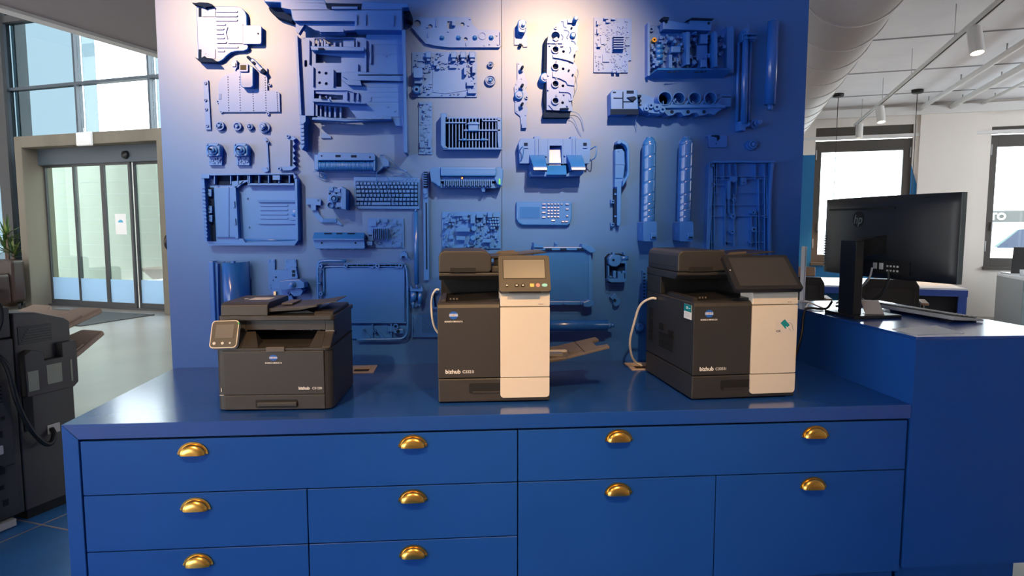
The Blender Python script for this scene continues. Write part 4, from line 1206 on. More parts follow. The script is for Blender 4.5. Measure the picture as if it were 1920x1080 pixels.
# 36 drum carriage
P = WP('drum_carriage', 'horizontal carriage with four round cradles and scalloped lower edge', 'carriage', ZI, (620, 780), .06)
P.plate('left_box', [(105, 700), (125, 672), (330, 675), (340, 840), (230, 885), (110, 878)], .0, .075, bevel=.003)
for (x0, x1, y0, y1) in ((125, 150, 690, 700), (240, 300, 680, 705), (130, 205, 740, 748), (210, 300, 770, 778), (205, 213, 690, 830)):
    P.box('box_line', x0, x1, y0, y1, .075, .077, 'part_dark')
P.plate('box_arrow', [(240, 740), (300, 730), (320, 745), (285, 772)], .075, .085, mt='part_dark')
P.box('box_base', 105, 340, 835, 882, .075, .078, 'part_dark')
P.plate('spine', [(340, 690), (370, 685), (480, 720), (1130, 700), (1130, 815), (480, 822), (340, 800)], .0, .03)
for x0, x1 in ((340, 372),):
    for y in (720, 760, 800):
        P.box('slot', x0 - 18, x1, y - 10, y + 8, .03, .06, 'part_dark')
for k, x in enumerate((552, 668, 800, 932)):
    r = 60 if k == 0 else 54
    c = P.m(); c.prism(circ(x, 750, r, 24), .0, .095, holes=[circ(x, 752, r - 7, 24)]); c = c.build('cradle', 'part_paint', P.t)
    if k == 0:
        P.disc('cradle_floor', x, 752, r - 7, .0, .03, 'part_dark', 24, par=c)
    P.box('cradle_pin', x - 5, x + 3, 765, 815, .03, .07, par=c)
    P.plate('cradle_wing', [(x + 50, 790), (x + 95, 745), (x + 100, 760), (x + 60, 812)], .03, .085, par=c)
P.plate('front_rail', [(500, 800), (1010, 795), (1060, 815), (1060, 828), (500, 830)], .0, .09, bevel=.002)
sc = [(480, 830), (1050, 828), (1000, 860), (975, 885), (930, 870), (895, 885), (850, 890), (830, 865), (790, 868), (765, 885), (720, 890), (695, 862), (655, 865), (630, 885), (590, 890), (560, 865), (500, 890), (440, 880), (420, 850)]
P.plate('scalloped_skirt', sc, .0, .075)
for x in (620, 755, 890):
    P.disc('skirt_hole', x, 858, 15, .075, .077, 'part_dark', 14)
P.plate('gear_block', [(335, 820), (420, 790), (520, 800), (560, 850), (540, 880), (450, 875), (370, 860)], .0, .095)
for (x, y, r) in ((430, 815, 24), (478, 830, 28), (525, 850, 26), (390, 840, 22)):
    P.gear('gear', x, y, r, .095, .108, 16, hole=r * .4)
P.plate('right_end', [(1000, 735), (1045, 700), (1130, 705), (1130, 812), (1040, 812)], .0, .06, bevel=.002)
P.box('end_line', 1050, 1125, 725, 732, .06, .064, 'part_dark')
P.wire('spring', [(345, 880, .05), (330, 920, .04), (352, 960, .02), (350, 992, .02)], .0015)
# 37 roller pair
P = WP('roller_assembly', 'tall glossy double roller assembly on the right of the display wall', 'roller', ZI, (1260, 580), .05)
P.rod('main_roller', (1250, 180, .055), (1232, 960, .055), 26, 'part_satin', 24)
P.rod('side_roller', (1302, 230, .04), (1275, 940, .04), 15, 'part_satin', 16)
P.plate('top_bracket', [(1222, 180), (1240, 150), (1285, 145), (1290, 180), (1335, 190), (1332, 260), (1222, 258)], .0, .05, bevel=.002)
P.rod('top_pin', (1288, 95, .03), (1287, 180, .03), 4, n=8)
P.plate('bottom_bracket', [(1195, 935), (1245, 930), (1285, 950), (1280, 972), (1245, 985), (1242, 1015), (1200, 1012)], .0, .06, bevel=.002)
P.rod('rear_bar', (1215, 260, .02), (1198, 960, .02), 14, n=10)
for y in (205, 240):
    P.box('clamp', 1222, 1332, y, y + 8, .05, .075)
# 38 smooth roller
P = WP('smooth_roller', 'single smooth glossy roller nearest the right edge of the display wall', 'roller', ZI, (1460, 450), .05)
P.rod('roller_tube', (1482, 95, .055), (1452, 795, .055), 45, 'part_satin', 30)
P.rod('axle', (1484, 75, .055), (1482, 95, .055), 20, n=16)
P.rod('axle', (1452, 795, .055), (1450, 838, .055), 21, n=16)
P.box('wall_bracket', 1465, 1490, 120, 150, 0, .03)
P.box('wall_bracket', 1442, 1466, 740, 770, 0, .03)
# 39 knob
P = WP('stepped_knob', 'stepped round knob below the smooth roller', 'knob', ZI, (1355, 945), .04)
P.dome('flange', 1350, 948, [(38, 0), (38, .014), (30, .016)])
P.dome('stem', 1352, 946, [(24, .016), (24, .035), (17, .037), (17, .07), (10, .072)], n=16)
# 40 waste cover
P = WP('chute_cover', 'wide chute cover with two curved ramps and wire handles, centre', 'cover', ZH, (480, 250), .07)
P.plate('back_plate', [(175, 88), (292, 90), (292, 70), (345, 70), (345, 90), (615, 92), (615, 72), (668, 72), (668, 92), (785, 95), (792, 130), (780, 310), (705, 312), (245, 310), (165, 310), (155, 128)], .0, .06, holes=[[(428, 152), (535, 152), (535, 325 - 20), (425, 325 - 20)]], bevel=.003)
for x0 in (248, 575):
    x1 = x0 + 135
    # ramp: curved surface falling forward
    m = P.m(); N = 8; pts = []
    for i in range(N + 1):
        t = i / N
        y = 235 + 145 * t; w = .06 + .085 * math.sin(t * PI / 2)
        inset = 22 * t
        pts += [(x0 + inset, y, w), (x1 + (inset * .2 if x0 > 400 else -inset * .1), y, w)]
    fs = [(2 * i, 2 * i + 1, 2 * i + 3, 2 * i + 2) for i in range(N)]
    nb = len(pts)
    pts += [(x0 + 5, 245, .0), (x1, 245, .0), (x0 + 10, 395, .0), (x1, 395, .0)]
    fs += [(nb - 2, nb - 1, nb + 3, nb + 2), tuple([2 * i for i in range(N + 1)] + [nb + 2, nb]), tuple([2 * i + 1 for i in range(N + 1)] + [nb + 3, nb + 1])]
    m.add(pts, fs[:N], True); m.add(pts, fs[N:], False); m.build('ramp', 'part_satin', P.t)
    for dx in (50, 82):
        P.box('spine_rib', x0 + dx, x0 + dx + 6, 92, 240, .06, .066)
P.m().hexa([(426, 165, .0), (534, 165, .0), (530, 325, .0), (424, 325, .0)], [(426, 165, .028), (534, 165, .028), (530, 325, .052), (424, 325, .052)]).build('centre_slide', 'part_paint', P.t)  # plate added and tilted so the spotlight gives a highlight here
P.m().hexa([(400, 330, .0), (575, 330, .0), (580, 425, .0), (380, 425, .0)], [(408, 325, .05), (575, 325, .05), (560, 418, .12), (388, 418, .12)]).build('centre_hood', 'part_paint', P.t)
P.plate('front_lip', [(245, 395), (290, 380), (380, 392), (560, 415), (600, 390), (715, 378), (718, 395), (690, 425), (560, 430), (260, 430)], .0, .10)
for x in (202, 724):
    P.box('square_hole', x, x + 32, 128, 155, .06, .062, 'part_dark')
    P.box('catch', x - 2, x + 34, 168, 176, .06, .066)
for x in (408, 545):
    P.box('seam', x, x + 4, 95, 320, .06, .063)
for (x, y) in ((397, 243), (560, 240), (380, 385), (715, 385)):
    P.disc('pin', x, y, 8, .06, .07, n=10)
P.wire('wire_handle', [(785, 190, .05), (820, 165, .09), (828, 175, .10), (822, 265, .10), (782, 290, .05)], .0026, 1)
P.wire('wire_handle', [(165, 300, .05), (188, 255, .09), (192, 180, .10), (180, 168, .10), (160, 200, .05)], .0026, 1)
# 41 operation panel
P = WP('operation_panel', 'blue operation panel with a blank display and rows of small keys', 'panel', ZH, (375, 750), .02)
P.plate('panel_body', [(132, 648), (620, 652), (618, 800), (605, 840), (580, 858), (185, 856), (150, 835), (132, 800)], .0, .028, bevel=.005)
P.plate('display_frame', [(152, 685), (342, 688), (342, 800), (152, 798)], .028, .0295)
P.plate('display', [(160, 694), (335, 696), (335, 792), (160, 790)], .0295, .031, mt='part_satin')
P.box('divider', 345, 349, 655, 850, .028, .029)
keys = [(355, 388, y) for y in (672, 703, 745, 787)]
for y in (672, 703, 730, 756, 783):
    for i in range(5 if y == 672 else 4):
        keys.append((402 + i * 28 if y != 672 else 402 + i * 29, 402 + i * 28 + 22, y))
keys += [(436, 470, 815), (560, 592, 672), (562, 590, 715), (525, 552, 825), (556, 584, 825), (566, 586, 775)]
for (a, b, y) in keys:
    P.m().hexa([(a, y - 9, .028), (b, y - 9, .028), (b, y + 9, .028), (a, y + 9, .028)], [(a + 2, y - 6, .034), (b - 2, y - 6, .034), (b - 2, y + 3, .036), (a + 2, y + 3, .036)]).build('key', 'part_satin', P.t)
for (x, y) in ((150, 665), (608, 665), (277, 843), (470, 843)):
    P.disc('screw', x, y, 8, .028, .031, n=10)
# 42 long arm cover
P = WP('arm_cover', 'tall hooked arm cover with a narrow stem, left of the toner bottles', 'cover', ZH, (1050, 480), .04)
P.plate('hook_rim', [(1005, 145), (1010, 118), (1030, 110), (1075, 120), (1100, 145), (1113, 190), (1113, 420), (1055, 520), (1055, 470), (1085, 430), (1095, 380), (1092, 190), (1075, 160), (1040, 140), (1030, 150)], .0, .075, bevel=.003)
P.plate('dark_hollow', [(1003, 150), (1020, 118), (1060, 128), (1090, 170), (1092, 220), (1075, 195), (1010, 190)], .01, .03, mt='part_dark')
P.plate('inner_panel', [(998, 190), (1060, 185), (1082, 215), (1085, 330), (1070, 445), (998, 445)], .0, .05, bevel=.003)
P.box('panel_line', 998, 1085, 318, 324, .05, .053)
P.plate('stem', [(998, 440), (1100, 440), (1055, 505), (1050, 840), (1040, 862), (1018, 858), (1018, 520), (998, 520)], .0, .045, bevel=.002)
P.box('dark_edge', 998, 1016, 535, 845, .0, .03, 'part_dark')
for y in (575, 770):
    P.box('edge_tab', 998, 1016, y, y + 14, .03, .036)
for y in (632, 835):
    P.plate('clip', [(972, y), (998, y), (998, y + 30), (972, y + 30)], .0, .03, holes=[[(980, y + 8), (994, y + 8), (994, y + 22), (980, y + 22)]])
P.disc('screw', 1028, 205, 6, .05, .054, n=8)
# 43, 44 toner bottles
for (top, bot, lb) in ((((168), 90), (155, 790), 'spiral toner bottle on the left of the pair'), (((478), 85), (458, 790), 'spiral toner bottle on the right of the pair')):
    P = WP('toner_bottle', lb, 'toner bottle', ZJ, ((top[0] + bot[0]) / 2, 500), .06, 'toner bottles on the display wall')
    a = P.p(top[0], top[1], .062); b_ = P.p(bot[0], bot[1], .062)
    d = (b_ - a); Ln = d.length; d.normalize(); r = 57 * P.u
    u_ = d.orthogonal().normalized(); w_ = d.cross(u_)
    # body with a spiral groove
    NR, NS = 210, 32; V = []; F = []
    pitch = Ln / 6.6
    for i in range(NR + 1):
        h = Ln * i / NR
        for k in range(NS):
            an = 2 * PI * k / NS
            X = u_ * math.cos(an) + w_ * math.sin(an)
            hh = h - (an / (2 * PI)) * pitch
            pl = pitch if h < Ln * .72 else pitch * .5
            ph = (hh / pl) % 1.0
            g = max(0, 1 - abs(ph - .5) / .055)
            rr = r * (1 - .09 * g)
            if h < .03: rr *= math.sin(min(1, .45 + .55 * h / .03) * PI / 2)
            V.append(tuple(a + d * h + X * rr))
    for i in range(NR):
        for k in range(NS):
            k2 = (k + 1) % NS
            F.append((i * NS + k, i * NS + k2, (i + 1) * NS + k2, (i + 1) * NS + k))
    F += [tuple(range(NS)), tuple(range(NR * NS, NR * NS + NS))]
    m = P.mw(); m.add(V, F, True); bt = m.build('bottle', 'part_satin', P.t)
    m = P.mw(); m.lathe(a, -d, [(r * .62, 0), (r * .5, .006), (r * .2, .008)], 20); m.build('end_cap', 'part_satin', P.t)
    x = bot[0] - 5
    P.plate('collar', rrect(x - 56, x + 56, 790, 955, 10, 3), .005, .11, bevel=.012)
    P.box('valve', x, x + 50, 885, 935, .11, .125, bevel=.003)
    P.box('valve_slot', x + 8, x + 40, 915, 928, .125, .127, 'part_dark')
    P.plate('tab', [(x - 60, 830), (x - 50, 830), (x - 50, 880), (x - 60, 880)], .03, .06)
# 45 small sensor plate
P = WP('sensor_plate', 'small flat sensor plate above the large ribbed frame', 'plate', ZJ, (745, 110), .012)
P.box('plate', 668, 825, 60, 165, .0, .014, bevel=.002)
P.plate('notch', [(690, 62), (758, 62), (762, 90), (740, 112), (735, 80), (690, 72)], .014, .0155, mt='part_dark')
P.disc('lug', 660, 75, 10, .0, .01, n=10, hole=4)
P.disc('hole', 730, 133, 5, .014, .0155, 'part_dark', 8)
# 46 gear
P = WP('toothed_gear', 'stepped gear wheel right of the small sensor plate', 'gear', ZJ, (1040, 138), .03, 'blue gear wheels on the display wall')
P.gear('lower_gear', 1035, 142, 44, .0, .018, 28)
P.gear('upper_gear', 1042, 138, 36, .018, .034, 24, hole=24)
P.dome('hub', 1042, 138, [(16, .018), (16, .04), (7, .042)], n=12)
# 47 large ribbed frame
P = WP('chassis_frame', 'large rectangular ribbed chassis panel behind the right printer', 'frame', ZJ, (930, 700), .04)
P.plate('panel', [(690, 290), (1205, 285), (1185, 600), (1185, 1110), (640, 1110), (668, 480), (668, 320)], .0, .012)
P.box('top_rim', 700, 1218, 278, 296, .0, .06, bevel=.002)
P.plate('right_rim', [(1190, 290), (1215, 285), (1190, 600), (1188, 1100), (1165, 1100), (1172, 560)], .0, .05, bevel=.002)
P.plate('left_rim', [(672, 300), (700, 295), (705, 480), (672, 1100), (645, 1100), (665, 480)], .0, .045, bevel=.002)
for (x0, x1, y0, y1) in ((715, 723, 300, 1100), (735, 741, 300, 560), (695, 701, 480, 1100), (797, 803, 300, 430), (853, 859, 300, 440), (902, 908, 300, 560), (1065, 1071, 300, 430), (1095, 1101, 430, 1100), (1140, 1150, 300, 1100), (808, 815, 520, 1000), (838, 848, 440, 720), (880, 890, 560, 1000), (1030, 1036, 740, 1000), (1072, 1078, 700, 1100), (1160, 1168, 420, 760)):
    P.box('upright_rib', x0, x1, y0, y1, .012, .036)
for (x0, x1, y0, y1) in ((715, 1175, 405, 411), (715, 850, 432, 438), (980, 1170, 425, 433), (670, 820, 474, 482), (905, 1145, 544, 550), (670, 770, 546, 552), (670, 810, 648, 653), (850, 1150, 645, 651), (650, 810, 742, 748), (900, 1150, 738, 745), (650, 700, 872, 878), (840, 890, 868, 876), (1030, 1150, 868, 875), (650, 710, 963, 969), (830, 890, 962, 968), (1010, 1150, 962, 968)):
    P.box('cross_rib', x0, x1, y0, y1, .012, .034)
for (x, y, r) in ((695, 318, 17), (705, 478, 16), (880, 435, 26), (885, 605, 18), (875, 745, 22), (868, 875, 20), (1048, 855, 22), (1045, 712, 18), (685, 695, 12), (1148, 745, 14), (1030, 965, 12)):
    P.disc('boss', x, y, r, .012, .045, n=14, hole=r * .45)
P.box('small_plate', 938, 982, 420, 480, .03, .05)
P.disc('hole', 957, 462, 6, .05, .052, 'part_dark', 8)
P.box('clip_block', 855, 905, 410, 450, .02, .05, 'part_paint')
P.plate('slider', [(820, 450), (848, 450), (845, 600), (822, 600)], .02, .05)
# 48a narrow bar, 48b curved sheet
P = WP('upright_bar', 'tall narrow upright bar at the lower left edge of the display wall', 'bar', ZK, (120, 450), .04)
P.plate('bar_face', [(85, 162), (125, 162), (150, 768), (112, 772)], .0, .045, bevel=.004)
P.plate('bar_edge', [(125, 170), (148, 185), (160, 760), (150, 768)], .0, .03)
P = WP('curved_sheet', 'half-round curved sheet standing beside the narrow upright bar', 'sheet', ZK, (290, 480), .06)
m = P.mw(); N = 18; Y0, Y1 = P.p(285, 168, 0).z, P.p(290, 760, 0).z
cx = P.p(288, 400, 0).x; rr = (P.p(385, 400, 0).x - P.p(190, 400, 0).x) / 2
V = []; F = []
for zz in (Y0, Y1):
    for k, r_ in enumerate((rr, rr - .004)):
        for i in range(N + 1):
            a = PI * i / N
            V.append((cx - r_ * math.cos(a), WALL_Y - .012 - .12 * math.sin(a) * r_ / rr, zz))
n1 = N + 1
for i in range(N):
    F += [(i, i + 1, 2 * n1 + i + 1, 2 * n1 + i), (n1 + i, n1 + i + 1, 3 * n1 + i + 1, 3 * n1 + i), (i, i + 1, n1 + i + 1, n1 + i), (2 * n1 + i, 2 * n1 + i + 1, 3 * n1 + i + 1, 3 * n1 + i)]
F += [(0, n1, 3 * n1, 2 * n1), (N, N + n1, N + 3 * n1, N + 2 * n1)]
m.add(V, F, True); m.build('curved_shell', 'part_satin', P.t)
P.box('notch_tab', 296, 316, 158, 172, .10, .13)
P.box('mounting_bar', 195, 382, 300, 320, .0, .012)
# 49 bracket assembly
P = WP('bracket_assembly', 'notched bracket plate with a motor, above the small printer', 'bracket', ZK, (680, 300), .04)
P.plate('plate', [(528, 152), (582, 152), (582, 232), (662, 232), (662, 150), (745, 152), (750, 205), (720, 210), (720, 300), (700, 330), (700, 372), (545, 390), (535, 380)], .0, .014, holes=[circ(591, 288, 7, 10), circ(571, 313, 5, 8)])
for (x, y) in ((540, 165), (570, 165), (672, 165), (735, 165), (672, 225), (545, 350), (548, 375)):
    P.disc('rivet', x, y, 6, .014, .018, n=8)
P.plate('arm', [(705, 210), (750, 205), (765, 290), (745, 300), (705, 295)], .0, .03)
for (y0, y1) in ((232, 252), (260, 282)):
    P.box('arm_slot', 722, 745, y0, y1, .03, .032, 'part_dark')
P.plate('motor_box', [(645, 310), (700, 300), (800, 295), (838, 320), (840, 360), (700, 375), (640, 370)], .014, .09, bevel=.004)
P.dome('motor_disc', 745, 335, [(26, .09), (26, .10), (16, .10), (16, .112), (6, .114)])
P.plate('gear_block', [(720, 370), (800, 362), (820, 385), (800, 420), (750, 425), (725, 400)], .0, .07)
P.plate('lower_arm', [(560, 385), (700, 372), (722, 395), (700, 425), (610, 428), (580, 410)], .0, .04)
P.box('bright_tab', 590, 608, 392, 432, .04, .055, 'light_plastic')
P.disc('lug', 700, 405, 14, .04, .05, hole=6)
P.plate('lower_plate', [(530, 425), (720, 425), (730, 470), (535, 470)], .0, .03)
# 50 scanner frame
P = WP('scanner_frame', 'large shallow scanner frame with round corner above the small printer', 'frame', ZK, (1270, 460), .03)
P.plate('panel', [(960, 205), (1590, 205), (1605, 640), (1600, 760), (960, 760)], .0, .014)
P.plate('glass_plate', [(1015, 215), (1582, 210), (1585, 628), (1020, 628)], .014, .02)
P.wire('corner_rim', [(925, 640, .03), (925, 420, .03), (922, 230, .03), (928, 172, .03), (960, 158, .03), (1140, 160, .03)], .0075, 1)
P.wire('corner_rim', [(1590, 190, .03), (1608, 240, .03), (1612, 500, .03), (1612, 700, .03), (1590, 745, .03), (1550, 760, .03), (1220, 762, .03)], .0065, 1)
P.wire('inner_rim', [(968, 430, .02), (966, 250, .02), (960, 215, .02), (985, 205, .02), (1590, 205, .02)], .0045, 1)
P.box('rack', 1140, 1590, 180, 188, .0, .035)
P.box('rack', 1140, 1590, 200, 207, .0, .03)
for x in range(1180, 1560, 42):
    P.box('rack_rung', x, x + 6, 186, 202, .0, .028)
for (x, y, r) in ((945, 200, 16), (1138, 195, 16), (1382, 198, 18), (1558, 195, 18), (945, 245, 10), (948, 410, 16), (1360, 695, 12), (1275, 690, 10)):
    P.disc('boss', x, y, r, .014, .04, n=14, hole=r * .45)
for y in (240, 325):
    P.box('side_clip', 920, 945, y, y + 10, .0, .04)
for x in (1120, 1320, 1515):
    P.box('tab', x, x + 30, 205, 216, .014, .03)
P.box('lower_rim', 1020, 1600, 626, 636, .0, .034)
P.box('inner_upright', 1578, 1586, 205, 630, .014, .03)
for x in (1335, 1480):
    P.box('lower_rib', x, x + 9, 636, 758, .0, .03)
for x in (1270, 1375):
    P.plate('lower_gusset', [(x, 700), (x + 14, 700), (x + 60, 750), (x + 40, 752)], .014, .03)
P.dome('gear', 1522, 658, [(20, .014), (20, .05), (12, .05), (12, .03)], n=16)
P.box('gear_block', 1505, 1580, 680, 712, .014, .045, bevel=.002)
P.disc('gear_hole', 1540, 695, 14, .045, .047, 'part_dark', 14)
P.box('gear_bridge', 1460, 1510, 660, 700, .014, .035)
# 51 tiny clamp with lead
P = WP('small_clamp', 'tiny clamp with a short lead beside the long pale rod', 'clamp', ZK, (1585, 115), .03)
P.dome('clamp_ring', 1580, 105, [(22, .0), (22, .02), (16, .03), (6, .03)], n=14)
P.plate('clamp_jaw', [(1555, 100), (1605, 100), (1612, 140), (1595, 140), (1590, 122), (1570, 122), (1565, 140), (1550, 140)], .0, .035)
P.box('clamp_screw', 1610, 1625, 140, 155, .0, .02)
P.wire('lead', [(1612, 120, .03), (1640, 145, .02), (1675, 162, .02)], .0012)
# 52 twin solenoids
P = WP('twin_solenoid', 'pair of small solenoids hanging below the long pale rod', 'solenoid', ZK, (1675, 430), .05)
P.plate('yoke', [(1632, 345), (1650, 375), (1705, 375), (1720, 345), (1728, 385), (1720, 395), (1630, 392)], .0, .05)
P.rod('coil', (1655, 395, .03), (1653, 470, .03), 24, 'part_satin')
P.rod('coil', (1705, 395, .03), (1703, 490, .03), 18, 'part_satin')
P.rod('plunger', (1653, 470, .03), (1650, 525, .03), 10)
P.rod('plunger', (1703, 490, .03), (1700, 515, .03), 8)
P.plate('lower_yoke', [(1628, 465), (1715, 470), (1700, 500), (1670, 520), (1630, 500)], .0, .02)
P.plate('side_hook', [(1790, 392), (1835, 392), (1840, 410), (1805, 412), (1815, 520), (1840, 522), (1838, 535), (1790, 532), (1790, 520), (1800, 515)], .0, .025)
# 53 perforated grid plate
P = WP('mesh_plate', 'flat perforated mesh plate left of the middle printer', 'plate', ZK, (1745, 655), .01)
hh = []
for j in range(13):
    for i in range(9):
        x = 1725 + i * 15 + (j % 2) * 7; y = 578 + j * 11
        if x < 1838: hh.append([(x - 5, y), (x, y - 4), (x + 5, y), (x, y + 4)])
P.plate('plate', [(1643, 572), (1665, 568), (1680, 580), (1690, 568), (1860, 570), (1860, 738), (1645, 742)], .003, .010, holes=hh)
P.plate('raised_edge', [(1643, 575), (1650, 575), (1652, 735), (1860, 732), (1860, 742), (1643, 742)], .0, .018)
for (x, y) in ((1660, 600), (1658, 690), (1678, 640)):
    P.disc('rivet', x, y, 6, .010, .014, n=8)
# 54 transfer belt frame
P = WP('transfer_belt', 'square transfer belt frame partly hidden behind the middle printer', 'frame', ZL, (230, 310), .05)
P.box('belt', 0, 430, 125, 525, .0, .05, 'part_satin')
P.box('top_rail', 0, 440, 95, 122, .0, .065, bevel=.003)
for x in (90, 205, 335):
    P.box('rail_slot', x, x + 50, 106, 120, .065, .067, 'part_dark')
P.box('bottom_rail', 0, 400, 518, 548, .0, .055, bevel=.003)
P.box('side_rail', 430, 448, 120, 540, .0, .055)
P.box('side_rail', 455, 470, 140, 530, .0, .03)
P.plate('corner_block', [(375, 70), (440, 85), (475, 110), (478, 135), (435, 140), (395, 112), (370, 98)], .0, .075, bevel=.003)
P.plate('corner_block', [(380, 525), (425, 505), (468, 510), (468, 545), (430, 560), (385, 555)], .0, .075, bevel=.003)
P.plate('left_block', [(0, 62), (40, 75), (75, 78), (75, 98), (0, 98)], .0, .075)
P.box('post', 165, 185, 62, 96, .03, .06)
P.disc('lug', 175, 66, 11, .05, .066, n=12)
for x in (240, 370):
    P.disc('boss', x, 530, 10, .055, .066, n=12)
# 55 sensor module
P = WP('pump_module', 'compact pump module with rounded top, between the two tall printers', 'module', ZL, (650, 270), .05)
P.plate('back_case', [(572, 180), (600, 152), (690, 150), (735, 170), (735, 200), (722, 215), (718, 350), (700, 368), (595, 370), (575, 345)], .0, .03, mt='part_dark')
P.plate('upper_case', [(578, 185), (602, 155), (670, 158), (678, 200), (665, 230), (640, 248), (600, 245), (580, 230)], .03, .075, bevel=.004)
P.disc('bore', 614, 196, 10, .075, .077, 'part_dark', 14)
P.rod('cylinder', (672, 183, .055), (736, 183, .055), 17, 'part_satin')
P.box('cylinder_base', 672, 730, 200, 222, .03, .06)
for (a, b, c, d, hh_) in ((578, 588, 240, 350, .06), (712, 722, 220, 350, .06), (618, 640, 280, 335, .06), (650, 700, 300, 340, .07), (655, 680, 285, 305, .06), (690, 718, 280, 300, .055), (580, 610, 322, 332, .06)):
    P.box('inner_part', a, b, c, d, .03, hh_)
P.plate('base', [(575, 338), (715, 338), (715, 362), (690, 370), (600, 370), (575, 358)], .0, .075, bevel=.003)
P.box('base_bar', 588, 708, 378, 390, .0, .05)
for x in (625, 710):
    P.box('top_pin', x - 8, x + 8, 138, 156, .02, .05)
# 56 small hinge
P = WP('hinge_assembly', 'tiny two-piece hinge below the pump module', 'hinge', ZL, (640, 510), .03)
P.plate('leaf', [(600, 490), (632, 455), (650, 470), (648, 500), (620, 512)], .0, .03, bevel=.002)
P.plate('leaf', [(625, 512), (660, 488), (678, 510), (670, 545), (640, 560), (622, 545)], .0, .035, bevel=.002)
P.disc('pin', 632, 508, 9, .03, .045, 'part_dark', 10)
# 57 lower roller
P = WP('lower_roller', 'thick horizontal roller low on the wall right of the middle printer', 'roller', ZL, (350, 705), .07)
P.rod('roller_tube', (-60, 705, .08), (572, 702, .08), 41, 'part_satin', 30)
P.rod('axle', (572, 702, .08), (600, 702, .08), 26, n=18)
P.rod('axle', (600, 702, .08), (626, 702, .08), 17, n=16)
P.box('wall_bracket', 520, 560, 690, 715, .0, .06)
P.box('wall_bracket', 100, 140, 690, 715, .0, .06)
# 58 strip and disc behind the right printer
P = WP('notched_strip', 'short notched strip just left of the right printer', 'strip', ZL, (864, 405), .02)
P.plate('strip', [(850, 280), (862, 278), (880, 290), (880, 530), (852, 530)], .0, .02)
for y in range(300, 520, 26):
    P.box('notch', 856, 870, y, y + 10, .02, .024, 'part_dark')
P = WP('round_cap', 'small round cap low on the wall beside the right printer', 'cap', ZL, (832, 725), .03)
P.dome('cap_body', 832, 725, [(30, .0), (30, .03), (24, .034), (18, .034), (18, .026), (8, .026)])
# ================================================================ printers on the counter
def frame_mat(origin, right, up):
    """matrix of a plane: x right, y up, z out"""
    r = Vector(right).normalized(); u = Vector(up).normalized(); n = r.cross(u)
    M = Matrix(((r.x, u.x, n.x, origin[0]), (r.y, u.y, n.y, origin[1]), (r.z, u.z, n.z, origin[2]), (0, 0, 0, 1)))
    return M
def on_plane(M):
    return lambda a, b, c: tuple(M @ Vector((a, b, c)))
FRONT = lambda x, y, z: frame_mat((x, y, z), (1, 0, 0), (0, 0, 1))

def globe_logo(par, M, w, h, textsize, gap):
    """striped globe emblem with the maker's name under it"""
    lg = MB(on_plane(M)); lg.prism(circ(0, 0, w / 2, 28, h / 2), 0, .0006); lg = lg.build('emblem', 'logo_blue', par)
    for k, (y, t) in enumerate(((.16, .05), (.03, .085), (-.11, .05))):
        pts = []
        for sgn in (1, -1):
            yy = (y + sgn * t / 2) * h
            xx = w / 2 * math.sqrt(max(0, 1 - (2 * yy / h) ** 2)) * .98
            pts += [(-xx, yy), (xx, yy)] if sgn == 1 else [(xx, yy), (-xx, yy)]
        s = MB(on_plane(M)); s.prism(pts, .0006, .0009); s.build('emblem_stripe', 'logo_light', lg)
    s = MB(on_plane(M)); s.prism(circ(0, .03 * h, w * .09, 12, h * .05), .0009, .0011); s.build('emblem_core', 'button_yellow', lg)
    text_mesh('KONICA MINOLTA', textsize, 'white_print', par, M @ Matrix.Translation((0, -gap, .0003)), 'maker_name', bold=textsize * .018, xscale=1.0)

